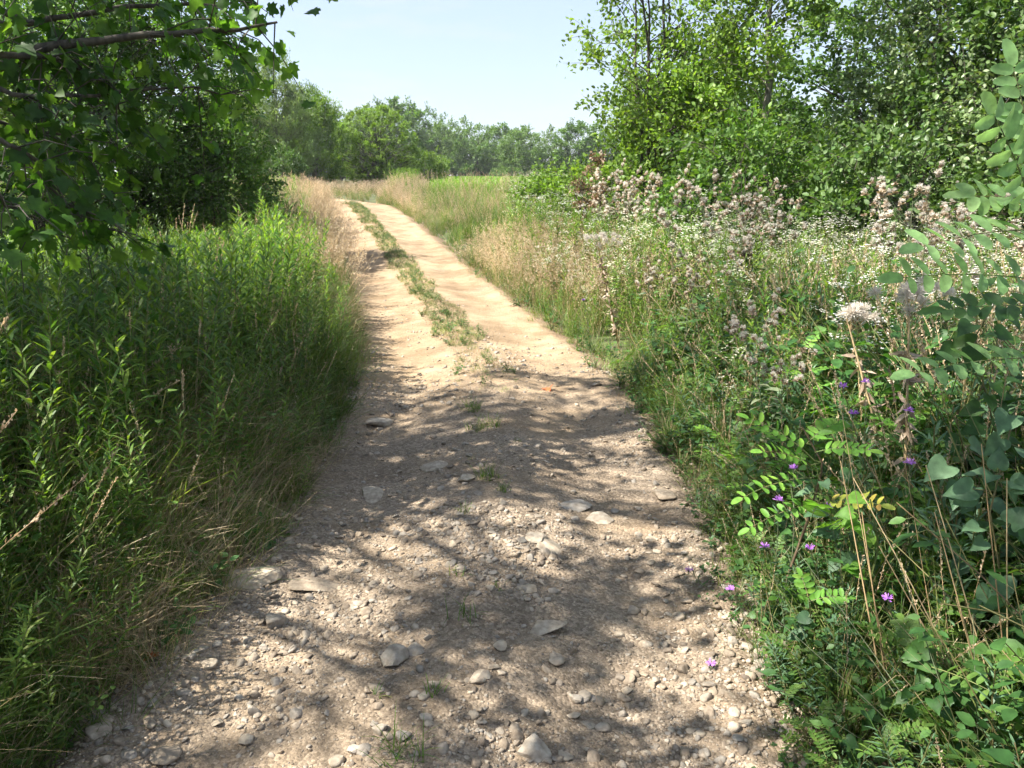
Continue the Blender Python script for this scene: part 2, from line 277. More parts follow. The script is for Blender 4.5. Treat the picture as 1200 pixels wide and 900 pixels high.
# ------------------------------------------------------------------ mesh building
class MB:
    """collects polygons (fast, numpy); build() links them as ONE object"""
    def __init__(s): s.V = []; s.Lp = []; s.T = []; s.MI = []; s.R = []; s.n = 0; s.mats = []
    def mi(s, mat):
        if mat not in s.mats: s.mats.append(mat)
        return s.mats.index(mat)
    def raw(s, V, faces, mat, rnd=None):
        V = np.asarray(V, float); k = s.mi(mat)
        lp = np.fromiter((i for f in faces for i in f), int); tt = np.fromiter((len(f) for f in faces), int)
        s.V.append(V); s.Lp.append(lp + s.n); s.T.append(tt); s.MI.append(np.full(len(tt), k))
        s.R.append(np.full(len(V), rng.random() if rnd is None else rnd)); s.n += len(V)
    def rep(s, tpl, pos, R, sc, mat, rnd=None):
        """tpl=(V,faces) copied to every pos with rotation R (n,3,3) and scale sc (n,) or (n,3)"""
        V, faces = tpl; V = np.asarray(V, float); n = len(pos)
        if n == 0: return
        pos = np.asarray(pos, float); sc = np.asarray(sc, float)
        sc = np.broadcast_to(sc.reshape(-1, 1) if sc.ndim <= 1 else sc, (n, 3))
        VV = np.einsum('nij,nkj->nki', R, V[None] * sc[:, None, :]) + pos[:, None, :]
        lp = np.fromiter((i for f in faces for i in f), int); tt = np.fromiter((len(f) for f in faces), int)
        k = len(V)
        LL = (lp[None] + (np.arange(n) * k)[:, None] + s.n).ravel()
        s.V.append(VV.reshape(-1, 3)); s.Lp.append(LL); s.T.append(np.tile(tt, n)); s.MI.append(np.full(n * len(tt), s.mi(mat)))
        r = rng.random(n) if rnd is None else np.broadcast_to(rnd, (n,))
        s.R.append(np.repeat(r, k)); s.n += n * k
    def tube(s, pts, rad, mat, sides=5, rnd=None):
        pts = np.asarray(pts, float); m = len(pts); rad = np.broadcast_to(np.asarray(rad, float), (m,))
        d = np.gradient(pts, axis=0); d /= np.linalg.norm(d, axis=1)[:, None] + 1e-9
        ref = np.array([0.31, 0.95, 0.05]) if abs(d[0][2]) > 0.5 else np.array([0.05, 0.1, 1.0])
        a = np.cross(d, ref); a /= np.linalg.norm(a, axis=1)[:, None] + 1e-9; b = np.cross(d, a)
        th = np.arange(sides) * 2 * PI / sides
        V = (pts[:, None] + rad[:, None, None] * (np.cos(th)[None, :, None] * a[:, None] + np.sin(th)[None, :, None] * b[:, None])).reshape(-1, 3)
        i = np.arange(m - 1)[:, None] * sides; j = np.arange(sides)[None]; j2 = (j + 1) % sides
        q = np.stack([i + j, i + j2, i + sides + j2, i + sides + j], -1).reshape(-1, 4)
        s.V.append(V); s.Lp.append(q.ravel() + s.n); s.T.append(np.full(len(q), 4)); s.MI.append(np.full(len(q), s.mi(mat)))
        s.R.append(np.full(len(V), rng.random() if rnd is None else rnd)); s.n += len(V)
    def mesh(s, name, smooth=False):
        me = bpy.data.meshes.new(name)
        V = np.concatenate(s.V); lp = np.concatenate(s.Lp); tt = np.concatenate(s.T)
        me.vertices.add(len(V)); me.vertices.foreach_set('co', V.astype(np.float32).ravel())
        me.loops.add(len(lp)); me.loops.foreach_set('vertex_index', lp.astype(np.int32))
        me.polygons.add(len(tt)); me.polygons.foreach_set('loop_start', np.concatenate([[0], np.cumsum(tt)[:-1]]).astype(np.int32))
        me.polygons.foreach_set('loop_total', tt.astype(np.int32))
        me.polygons.foreach_set('material_index', np.concatenate(s.MI).astype(np.int32))
        me.update(calc_edges=True)
        if smooth: me.polygons.foreach_set('use_smooth', np.ones(len(tt), bool))
        a = me.attributes.new('rnd', 'FLOAT', 'POINT'); a.data.foreach_set('value', np.concatenate(s.R).astype(np.float32))
        for m in s.mats: me.materials.append(M[m])
        return me
    def build(s, name, parent=None, smooth=False, link=True):
        o = bpy.data.objects.new(name, s.mesh(name, smooth))
        if link: C.objects.link(o)
        if parent: o.parent = parent
        return o
def tag(o, label=None, cat=None, group=None, kind=None):
    if label: o['label'] = label
    if cat: o['category'] = cat
    if group: o['group'] = group
    if kind: o['kind'] = kind
    return o
def thing(name, label, cat, loc, group=None, rotz=0.0, scale=1.0):
    o = bpy.data.objects.new(name, None); C.objects.link(o); o.empty_display_size = 0.1
    o.location = loc; o.rotation_euler = (0, 0, rotz); o.scale = (scale,) * 3
    return tag(o, label, cat, group)

def unit(v): return v / (np.linalg.norm(v, axis=-1, keepdims=True) + 1e-9)
def frames(d, n):
    """columns: side, along, normal"""
    d = unit(np.asarray(d, float)); n = np.asarray(n, float)
    s = unit(np.cross(d, n)); n2 = np.cross(s, d)
    return np.stack([s, d, n2], -1)
def rand_dir(n): return unit(rng.normal(size=(n, 3)))

# leaf shapes: lying along +Y, unit length
DIA = ([(0, 0, 0), (0.27, 0.45, 0.06), (0, 1, 0), (-0.27, 0.45, 0.06)], [(0, 1, 2), (0, 2, 3)])
OVAL = ([(0, 0, 0), (0.2, 0.18, 0.04), (0.3, 0.45, 0.06), (0.2, 0.75, 0.02), (0, 1, -0.05), (-0.2, 0.75, 0.02), (-0.3, 0.45, 0.06), (-0.2, 0.18, 0.04), (0, 0.5, 0)],
        [(0, 1, 2, 8), (8, 2, 3, 4), (0, 8, 6, 7), (8, 4, 5, 6)])
LAFLET = ([(0, 0, 0), (0.17, 0.12, 0.05), (0.24, 0.4, 0.08), (0.21, 0.72, 0.05), (0.08, 0.96, -0.02), (-0.08, 0.96, -0.02), (-0.21, 0.72, 0.05), (-0.24, 0.4, 0.08), (-0.17, 0.12, 0.05), (0, 0.5, -0.02)],
          [(0, 1, 2, 9), (9, 2, 3, 4), (9, 4, 5), (9, 5, 6, 7), (0, 9, 7, 8)])
HEART = ([(0, 0, 0), (0.22, -0.16, 0.03), (0.42, -0.02, 0.05), (0.44, 0.25, 0.07), (0.27, 0.62, 0.03), (0, 1, -0.08), (-0.27, 0.62, 0.03), (-0.44, 0.25, 0.07), (-0.42, -0.02, 0.05), (-0.22, -0.16, 0.03), (0, 0.4, 0)],
         [(0, 1, 2, 3, 10), (10, 3, 4, 5), (10, 5, 6, 7), (0, 10, 7, 8, 9)])
_h = [(0, 0), (.12, -.11), (.27, -.14), (.39, -.06), (.455, .1), (.44, .28), (.355, .47), (.23, .67), (.1, .86), (0, 1)]
_z = lambda x, y: .30 * abs(x) - .26 * y * y + .05 * math.sin(9 * y + 3 * abs(x))
HEART = ([(x, y, _z(x, y)) for x, y in _h] + [(-x, y, _z(x, y)) for x, y in _h[1:-1]] + [(0, .25, -.02), (0, .5, -.07), (0, .75, -.15)],
         [(18, 0, 1, 2), (18, 2, 3, 4), (18, 4, 5, 19), (19, 5, 6, 20), (20, 6, 7), (20, 7, 8, 9), (0, 18, 11, 10), (18, 13, 12, 11), (18, 19, 14, 13), (19, 20, 15, 14), (20, 16, 15), (20, 9, 17, 16)])
LANCE = ([(0, 0, 0), (0.075, 0.3, 0.02), (0.06, 0.65, 0.0), (0, 1, -0.14), (-0.06, 0.65, 0.0), (-0.075, 0.3, 0.02)], [(0, 1, 5), (1, 2, 4, 5), (2, 3, 4)])
mp = [(0.0, 0.0), (0.16, -0.12), (0.38, -0.02), (0.30, 0.13), (0.58, 0.28), (0.46, 0.42), (0.62, 0.62), (0.36, 0.58), (0.26, 0.62), (0.2, 0.84), (0.0, 1.06)]
MAPLE = ([(x, y, 0.22 * abs(x) - 0.22 * y * y) for x, y in mp] + [(-x, y, 0.22 * abs(x) - 0.22 * y * y) for x, y in mp[1:-1]] + [(0, 0.35, 0)], None)
_n = len(mp); _c = len(MAPLE[0]) - 1; _rt = list(range(0, _n)); _lf = [0] + list(range(_n, 2 * _n - 2)) + [_n - 1]
MAPLE = (MAPLE[0], [(_c, _rt[i], _rt[i + 1]) for i in range(len(_rt) - 1)] + [(_c, _lf[i + 1], _lf[i]) for i in range(len(_lf) - 1)])

def blades(mb, n, base_r, length, width, mat, droop=0.6, spread=0.5, seg=4, upright=1.0, az=None, rnd=None, bases=None):
    """n grass blades, bent ribbons, vectorised"""
    th = rng.random(n) * 2 * PI if az is None else az + rng.normal(size=n) * 0.5
    b = np.zeros((n, 3)) if bases is None else bases
    if bases is None:
        r = base_r * np.sqrt(rng.random(n)); ph = rng.random(n) * 2 * PI
        b[:, 0] = r * np.cos(ph); b[:, 1] = r * np.sin(ph)
    L = length * rng.uniform(0.55, 1.1, n); lean = spread * rng.uniform(0.1, 1, n); dr = droop * rng.uniform(0.3, 1.3, n)
    V = np.zeros((n, seg + 1, 2, 3)); p = b.copy()
    dirh = np.stack([np.cos(th), np.sin(th), 0 * th], 1); side = np.stack([-np.sin(th), np.cos(th), 0 * th], 1)
    tw = rng.normal(size=n) * 0.5
    side = unit(side * np.cos(tw)[:, None] + np.array([0, 0, 0.5]) * np.sin(tw)[:, None] + dirh * np.sin(tw)[:, None] * 0.5)
    for i in range(seg + 1):
        f = i / seg
        w = width * (1 - f ** 1.7) * 0.5 + width * 0.04
        V[:, i, 0] = p - side * w; V[:, i, 1] = p + side * w
        ang = lean + dr * f * 1.5
        p = p + (dirh * np.sin(ang)[:, None] + np.array([0, 0, 1.0]) * np.cos(ang)[:, None]) * (L / seg)[:, None]
    k = (seg + 1) * 2
    q = np.array([(2 * i, 2 * i + 1, 2 * i + 3, 2 * i + 2) for i in range(seg)])
    LL = (q[None] + (np.arange(n) * k)[:, None, None] + mb.n).ravel()
    mb.V.append(V.reshape(-1, 3)); mb.Lp.append(LL); mb.T.append(np.full(n * seg, 4)); mb.MI.append(np.full(n * seg, mb.mi(mat)))
    r = rng.random(n) if rnd is None else rnd * np.ones(n)
    mb.R.append(np.repeat(r, k)); mb.n += n * k
    return p

def stem_curve(h, lean=0.12, wob=0.02, n=6, az=None):
    az = rng.random() * 2 * PI if az is None else az
    t = np.linspace(0, 1, n)
    x = lean * h * t ** 1.6
    p = np.stack([x * math.cos(az), x * math.sin(az), h * t * (1 - 0.08 * lean)], 1)
    p[1:, :2] += rng.normal(size=(n - 1, 2)) * wob * h * 0.3
    return p
def along(pts, t):
    pts = np.asarray(pts); m = len(pts) - 1; f = np.clip(np.asarray(t) * m, 0, m - 1e-6); i = f.astype(int); g = (f - i)[:, None]
    return pts[i] * (1 - g) + pts[i + 1] * g

# ---- plant templates: each returns {part_name: MB}
def t_goldenrod(h=1.15, nl=60, mat='rod', leaf=0.095, wid=1.0, budtop=True):
    st = MB(); lf = MB()
    p = stem_curve(h, rng.uniform(0.05, 0.2)); st.tube(p, np.linspace(0.0032, 0.0014, len(p)), 'rodstem', 4)
    t = np.linspace(0.12, 0.99, nl) ** 0.85; pos = along(p, t); az = np.arange(nl) * 2.4 + rng.normal(size=nl) * 0.3
    up = 0.25 + 0.9 * t ** 2 + rng.normal(size=nl) * 0.15
    d = np.stack([np.cos(az), np.sin(az), up - 0.15], 1); nn = np.stack([-np.cos(az) * up, -np.sin(az) * up, 0 * az + 1], 1)
    L = leaf * (0.75 + 0.5 * np.sin(t * PI)) * rng.uniform(0.75, 1.2, nl)
    lf.rep(LANCE, pos, frames(d, nn), np.stack([L * wid, L, L], 1), mat)
    return {'stem': st, 'leaves': lf}
def t_grass(n=34, L=0.65, w=0.007, mat='grass', droop=0.8, spread=0.45, r=0.09, heads=0, headmat='panicle'):
    g = MB(); blades(g, n, r, L, w, mat, droop, spread)
    out = {'blades': g}
    if heads:
        hd = MB()
        for i in range(heads):
            p = stem_curve(L * rng.uniform(1.0, 1.45), rng.uniform(0.1, 0.5)); hd.tube(p, 0.0012, 'drystem', 3)
            m = 46; pos = along(p, 0.78 + 0.22 * rng.random(m)) + rng.normal(size=(m, 3)) * .002; d = unit(np.array([0, 0, 1.0]) + rand_dir(m) * 0.7)
            hd.rep(DIA, pos, frames(d, rand_dir(m)), 0.011 * rng.uniform(0.6, 1.2, m), headmat)
        out['seed_heads'] = hd
    return out
def t_panicle(n=9, h=0.85, nb=7, ns=9, sz=0.016):
    g = MB(); blades(g, 14, 0.08, h * 0.6, 0.005, 'drygrass', 0.9, 0.5, seg=3); blades(g, 12, 0.08, h * 0.6, 0.007, 'grass', 0.7, 0.4, seg=3)
    hd = MB()
    for i in range(n):
        p = stem_curve(h * rng.uniform(0.75, 1.15), rng.uniform(0.1, 0.55)); p[:, :2] += rng.normal(size=2) * 0.05; hd.tube(p, 0.0011, 'drystem', 3)
        for k in range(nb):
            a = along(p, [rng.uniform(0.66, 0.97)])[0]; e = a + unit(np.array([0, 0, 0.7]) + rng.normal(size=3) * 0.6) * rng.uniform(0.04, 0.1)
            m = ns; pos = a + (e - a) * rng.uniform(0.3, 1.1, m)[:, None] + rng.normal(size=(m, 3)) * 0.006
            hd.rep(DIA, pos, frames(unit(e - a) + rand_dir(m) * 0.4, rand_dir(m)), sz * rng.uniform(0.6, 1.3, m), 'panicle')
    return {'blades': g, 'seed_heads': hd}
def t_aster(h=0.95, flowers=True, mat='rod', fm='white'):
    st = MB(); lf = MB(); fl = MB(); p = stem_curve(h, 0.12); st.tube(p, np.linspace(0.003, 0.0014, len(p)), 'rodstem', 4)
    nb = 9
    for i in range(nb):
        t = rng.uniform(0.45, 0.95); a = along(p, [t])[0]; az = rng.random() * 2 * PI
        L = rng.uniform(0.12, 0.26) * h
        e = a + np.array([math.cos(az) * 0.55, math.sin(az) * 0.55, 0.85]) * L
        mid = (a + e) / 2 + np.array([math.cos(az), math.sin(az), 0]) * 0.02
        st.tube([a, mid, e], 0.0012, 'rodstem', 3)
        if flowers:
            m = rng.integers(7, 14); c = e + rng.normal(size=(m, 3)) * np.array([0.028, 0.028, 0.012])
            for j in range(4):
                az2 = rng.random(m) * 2 * PI
                fl.rep(DIA, c, frames(np.stack([np.cos(az2), np.sin(az2), 0.25 + 0 * az2], 1), np.array([[0, 0, 1.0]]).repeat(m, 0)), 0.0125, fm)
        m = 8; pos = a + (e - a) * rng.random(m)[:, None]; lf.rep(LANCE, pos, frames(rand_dir(m) + [0, 0, 0.4], [[0, 0, 1.0]] * m), 0.04, mat)
    nl = 34; t = rng.uniform(0.05, 0.9, nl); az = rng.random(nl) * 2 * PI
    d = np.stack([np.cos(az), np.sin(az), 0.3 + 0 * az], 1); L = 0.085 * rng.uniform(0.6, 1.2, nl)
    lf.rep(LANCE, along(p, t), frames(d, [[0, 0, 1.0]] * nl), np.stack([L * 1.5, L, L], 1), mat)
    out = {'stem': st, 'leaves': lf}
    if flowers: out['flowers'] = fl
    return out
def fluffball(mb, c, r, mat='fluff', n=110):
    d = unit(rand_dir(n) + np.array([0, 0, 0.55])); mb.rep(([(0, 0, 0), (0.04, 0.8, 0), (0, 1, 0), (-0.04, 0.8, 0)], [(0, 1, 2, 3)]), np.repeat([c], n, 0), frames(d, rand_dir(n)), r * rng.uniform(0.6, 1.1, n), mat)
def t_thistle(h=1.1, nh=9, fluff=0.6, big=1.0):
    st = MB(); lf = MB(); hd = MB(); p = stem_curve(h, 0.1); st.tube(p, np.linspace(0.005, 0.002, len(p)), 'thistle', 5)
    for i in range(nh):
        t = rng.uniform(0.6, 0.99); a = along(p, [t])[0]; az = rng.random() * 2 * PI; L = rng.uniform(0.06, 0.22) * h
        e = a + np.array([math.cos(az) * 0.6, math.sin(az) * 0.6, 0.8]) * L
        st.tube([a, (a + e) / 2 + [0, 0, -0.01], e], 0.0016, 'thistle', 3)
        for q in range(rng.integers(1, 4)):
            c = e + rng.normal(size=3) * 0.018 * big; rr = 0.011 * big; d = rand_dir(10) * [1, 1, .6] + [0, 0, 0.5]
            hd.rep(OVAL, np.repeat([c - [0, 0, rr]], 10, 0), frames(d, rand_dir(10)), rr * 2.2, 'bract')
            if rng.random() < fluff: fluffball(hd, c + [0, 0, rr], rng.uniform(.016, .027) * big)
    nl = 26; t = rng.uniform(0.08, 0.85, nl); az = rng.random(nl) * 2 * PI
    d = np.stack([np.cos(az), np.sin(az), rng.uniform(-.2, .7, nl)], 1); L = 0.11 * rng.uniform(0.5, 1.2, nl)
    lf.rep(LANCE, along(p, t), frames(d, rand_dir(nl) * .4 + [0, 0, 1.0]), np.stack([L * 2.2, L, L], 1), 'thistle')
    return {'stem': st, 'leaves': lf, 'seed_heads': hd}
def t_broad(h=0.7, n=26, shape=None, leaf=0.085, mat='forb', nst=4):
    st = MB(); lf = MB(); shape = shape or OVAL
    for k in range(nst):
        p = stem_curve(h * rng.uniform(0.6, 1.1), rng.uniform(0.2, 0.7)); st.tube(p, np.linspace(0.003, 0.0013, len(p)), 'rodstem', 4)
        m = n // nst + 1; t = rng.uniform(0.2, 1, m); az = rng.random(m) * 2 * PI; pos = along(p, t)
        d = np.stack([np.cos(az), np.sin(az), rng.uniform(-.4, .4, m)], 1); L = leaf * rng.uniform(0.5, 1.2, m)
        pet = pos + unit(d) * (L * 0.4)[:, None]
        for a, b in zip(pos, pet): st.tube([a, b], 0.0009, 'rodstem', 3)
        lf.rep(shape, pet, frames(d, rand_dir(m) * 0.5 + [0, 0, 1.0]), L, mat)
    return {'stem': st, 'leaves': lf}
def pinnate(rach, lf, a, d, up, L, npair, leaf, mat, sag=0.25, ragged=0.0, shape=None):
    d = unit(np.asarray(d, float)); up = np.asarray(up, float); t = np.linspace(0, 1, 8)
    p = a + d * (L * t)[:, None] + np.array([0, 0, -1.0]) * (sag * L * t ** 2)[:, None]
    rach.tube(p, np.linspace(0.0016, 0.0008, 8) * (leaf / 0.05) ** 0.5, 'rodstem', 4)
    tg = unit(np.gradient(p, axis=0)); sd = unit(np.cross(d, up)); nn = np.cross(sd, d)
    ts = np.linspace(0.22, 0.96, npair); pos = along(p, ts)
    for s in (-1, 1):
        k = rng.random(npair) > ragged
        dd = sd * s + d * 0.35 + rng.normal(size=(npair, 3)) * 0.12
        lf.rep(shape or LAFLET, pos[k], frames(dd[k], nn + rng.normal(size=(npair, 3))[k] * 0.2), (leaf * (1 - 0.25 * np.abs(ts - 0.45)) * rng.uniform(0.88, 1.08, npair))[k], mat)
    lf.rep(shape or LAFLET, p[-1:], frames(tg[-1:], nn[None]), leaf, mat)
def t_pinnate(h=0.45, nleaf=8, mat='locust', leaf=0.035, L=0.2, npair=7):
    st = MB(); lf = MB(); p = stem_curve(h, 0.2); st.tube(p, np.linspace(0.003, 0.0015, len(p)), 'rodstem', 4)
    for i in range(nleaf):
        t = rng.uniform(0.25, 1); a = along(p, [t])[0]; az = i * 2.4 + rng.normal() * 0.3
        pinnate(st, lf, a, [math.cos(az), math.sin(az), rng.uniform(0.1, 0.8)], [0, 0, 1], L * rng.uniform(0.7, 1.1), npair, leaf, mat)
    return {'stem': st, 'leaves': lf}
def joined(parts):
    j = MB()
    for mb in parts.values():
        for V, Lp, T, MI, R in zip(mb.V, mb.Lp, mb.T, mb.MI, mb.R):
            remap = np.array([j.mi(m) for m in mb.mats])
            j.V.append(V); j.T.append(T); j.MI.append(remap[MI]); j.R.append(R)
        off = j.n
        for Lp in mb.Lp: j.Lp.append(Lp + off)
        j.n += mb.n
    return j

# rocks: sphere cut by random planes
import bmesh
def ico(sub):
    bm = bmesh.new(); bmesh.ops.create_icosphere(bm, subdivisions=sub, radius=1.0)
    V = np.array([v.co[:] for v in bm.verts]); Fc = [tuple(v.index for v in f.verts) for f in bm.faces]; bm.free(); return V, Fc
ICO2 = ico(2); ICO3 = ico(3); ICO4 = ico(4)
def rock(base, flat=0.55, cuts=12, elong=1.3, rough=0.012):
    V, Fc = base; V = V.copy()
    for i in range(cuts):
        n = rand_dir(1)[0]; d = rng.uniform(0.42, 0.82); q = V @ n - d; V -= np.outer(np.clip(q, 0, None), n)
    V += unit(V) * (fbm(V[:, 0] * 3 + 9, V[:, 1] * 3 + V[:, 2] * 2.3, 1.4, int(rng.integers(99)), 3) * rough * 4)[:, None]
    V *= [elong, 1, flat]; V /= np.abs(V[:, 0]).max()
    return V, Fc

# ------------------------------------------------------------------ geometry-nodes scatter (only for uncountable stuff)
_tc = 0
def scatter(name, pts, rot, sc, idx, templates, label, cat):
    global _tc
    col = bpy.data.collections.new(f'kit_{name}')
    for i, me in enumerate(templates):
        o = bpy.data.objects.new(f'kit_{name}_{i:02d}', me); col.objects.link(o)
    me = bpy.data.meshes.new(name); n = len(pts); me.vertices.add(n); me.vertices.foreach_set('co', np.asarray(pts, np.float32).ravel())
    for nm, ty, v in (('rot', 'FLOAT_VECTOR', rot), ('scl', 'FLOAT_VECTOR', sc)):
        a = me.attributes.new(nm, ty, 'POINT'); a.data.foreach_set('vector', np.asarray(v, np.float32).ravel())
    a = me.attributes.new('ir', 'FLOAT', 'POINT'); a.data.foreach_set('value', rng.random(n).astype(np.float32))
    a = me.attributes.new('idx', 'INT', 'POINT'); a.data.foreach_set('value', np.asarray(idx, np.int32))
    o = bpy.data.objects.new(name, me); C.objects.link(o)
    g = bpy.data.node_groups.new(f'scatter_{name}', 'GeometryNodeTree')
    g.interface.new_socket('Geometry', in_out='INPUT', socket_type='NodeSocketGeometry')
    g.interface.new_socket('Geometry', in_out='OUTPUT', socket_type='NodeSocketGeometry')
    gi = g.nodes.new('NodeGroupInput'); go = g.nodes.new('NodeGroupOutput'); ip = g.nodes.new('GeometryNodeInstanceOnPoints')
    ci = g.nodes.new('GeometryNodeCollectionInfo'); ci.inputs['Collection'].default_value = col
    ci.inputs['Separate Children'].default_value = True; ci.inputs['Reset Children'].default_value = True
    def na(nm, ty):
        a = g.nodes.new('GeometryNodeInputNamedAttribute'); a.data_type = ty; a.inputs[0].default_value = nm; return a.outputs[0]
    L = g.links
    L.new(gi.outputs[0], ip.inputs['Points']); L.new(ci.outputs[0], ip.inputs['Instance']); ip.inputs['Pick Instance'].default_value = True
    L.new(na('idx', 'INT'), ip.inputs['Instance Index']); L.new(na('rot', 'FLOAT_VECTOR'), ip.inputs['Rotation']); L.new(na('scl', 'FLOAT_VECTOR'), ip.inputs['Scale'])
    rz = g.nodes.new('GeometryNodeRealizeInstances'); L.new(ip.outputs[0], rz.inputs[0]); L.new(rz.outputs[0], go.inputs[0])
    md = o.modifiers.new('scatter', 'NODES'); md.node_group = g
    return tag(o, label, cat, kind='stuff')
def veg(name, xy, hs, templates, label, cat, lean=0.12, snap=None):
    """plants at xy (n,2), scale hs (n,)"""
    n = len(xy)
    if n == 0: return
    z = (snap or gz)(xy[:, 0], xy[:, 1]) - 0.01
    pts = np.column_stack([xy, z]); rot = np.column_stack([rng.normal(size=n) * lean, rng.normal(size=n) * lean, rng.random(n) * 2 * PI])
    s = np.column_stack([hs * rng.uniform(0.85, 1.15, n)] * 2 + [hs])
    return scatter(name, pts, rot, s, rng.integers(0, len(templates), n), templates, label, cat)
def sample(n, x0, x1, y0, y1, keep, ybias=1.0):
    x = rng.uniform(x0, x1, n); y = y0 + (y1 - y0) * rng.random(n) ** ybias
    d, s = road_pos(x, y); k = keep(x, y, d)
    vis = np.abs(x) < 1.0 + np.maximum(y, 0) * 0.78 + 1.2                # what the frame and a step aside could see
    k = k & vis
    return np.column_stack([x, y])[k], d[k]

# ================================================================== LARGE STRUCTURE
def sheet(name, xs, ys, zf, mat):
    X, Y = np.meshgrid(xs, ys); Z = zf(X, Y); V = np.stack([X, Y, Z], -1).reshape(-1, 3)
    nx = len(xs); ny = len(ys); i, j = np.meshgrid(np.arange(nx - 1), np.arange(ny - 1)); a = (j * nx + i).ravel()
    q = np.stack([a, a + 1, a + nx + 1, a + nx], 1)
    mb = MB(); mb.mi(mat); mb.V.append(V); mb.Lp.append(q.ravel()); mb.T.append(np.full(len(q), 4)); mb.MI.append(np.zeros(len(q), int)); mb.R.append(np.zeros(len(V))); mb.n = len(V)
    return mb.build(name, smooth=True)
geo1 = lambda a, r, n: a * (r ** np.arange(1, n) - 1) / (r - 1)
gx = np.concatenate([-6 - geo1(0.3, 1.12, 62)[::-1], np.arange(-6, 6, 0.1), 6 + geo1(0.3, 1.12, 62)])
gy = np.concatenate([-3 - geo1(0.4, 1.16, 40)[::-1], np.arange(-3, 12, 0.1), 12 + geo1(0.2, 1.1, 76)])
tag(sheet('ground', gx, gy, gz, 'ground'), 'dark green brown meadow soil under the weeds beside the track', 'ground', kind='structure')

# the dirt road: a ribbon along the centre line
def ribbon():
    seg = []; acc = 0
    c = [CL[0]]
    for i in range(len(CL) - 1):                                           # smooth the centre line
        pass
    t = np.concatenate([[0], np.cumsum(np.hypot(*np.diff(CL, axis=0).T))])
    st = np.concatenate([np.arange(3.0, 14, 0.02), np.arange(14, 24, 0.06), np.arange(24, 60, 0.2)])
    cx = np.interp(st, t, CL[:, 0]); cy = np.interp(st, t, CL[:, 1])
    ker = np.ones(9) / 9
    dx = np.gradient(cx, st); dy = np.gradient(cy, st)
    for _ in range(3):
        k = 41; dx = np.convolve(np.pad(dx, k // 2, 'edge'), np.ones(k) / k, 'valid'); dy = np.convolve(np.pad(dy, k // 2, 'edge'), np.ones(k) / k, 'valid')
    nn = np.hypot(dx, dy); dx /= nn; dy /= nn
    w = np.arange(-1.5, 1.501, 0.02)
    X = cx[:, None] + dy[:, None] * w; Y = cy[:, None] - dx[:, None] * w
    Z = road_z(X, Y)
    V = np.stack([X, Y, Z], -1).reshape(-1, 3); nx = len(w); ny = len(st)
    i, j = np.meshgrid(np.arange(nx - 1), np.arange(ny - 1)); a = (j * nx + i).ravel(); q = np.stack([a, a + 1, a + nx + 1, a + nx], 1)
    mb = MB(); mb.mi('road'); mb.V.append(V); mb.Lp.append(q.ravel()); mb.T.append(np.full(len(q), 4)); mb.MI.append(np.zeros(len(q), int)); mb.R.append(np.zeros(len(V))); mb.n = len(V)
    o = mb.build('dirt_road', smooth=True)
    e = o.data.attributes.new('edge', 'FLOAT', 'POINT'); ev = np.clip((np.abs(np.tile(w, ny)) - 0.85) / 0.45, 0, 1)
    e.data.foreach_set('value', ev.astype(np.float32))
    return tag(o, 'sandy gravel farm track with two wheel ruts curving away through the meadow', 'dirt road', kind='structure')
ribbon()

# the summer haze between here and the far tree line
hb = bpy.data.meshes.new('haze')
x0, x1, y0, y1, z0_, z1_ = -2600, 2600, -1400, 3600, -1.2, 16
hb.from_pydata([(x, y, z) for x in (x0, x1) for y in (y0, y1) for z in (z0_, z1_)], [], [(0, 1, 3, 2), (4, 6, 7, 5), (0, 4, 5, 1), (2, 3, 7, 6), (0, 2, 6, 4), (1, 5, 7, 3)])
ho = bpy.data.objects.new('haze', hb); C.objects.link(ho)
hm, hn, hns, hL = newmat('haze_air'); pv = N(hns, 'ShaderNodeVolumePrincipled'); pv.inputs['Color'].default_value = (0.92, 0.95, 0.98, 1); pv.inputs['Density'].default_value = 0.0005; pv.inputs['Anisotropy'].default_value = 0.2
hout = N(hns, 'ShaderNodeOutputMaterial'); hL.new(pv.outputs[0], hout.inputs['Volume']); hb.materials.append(hm)
tag(ho, 'thin pale summer haze over the meadow and far trees', 'haze', kind='stuff')

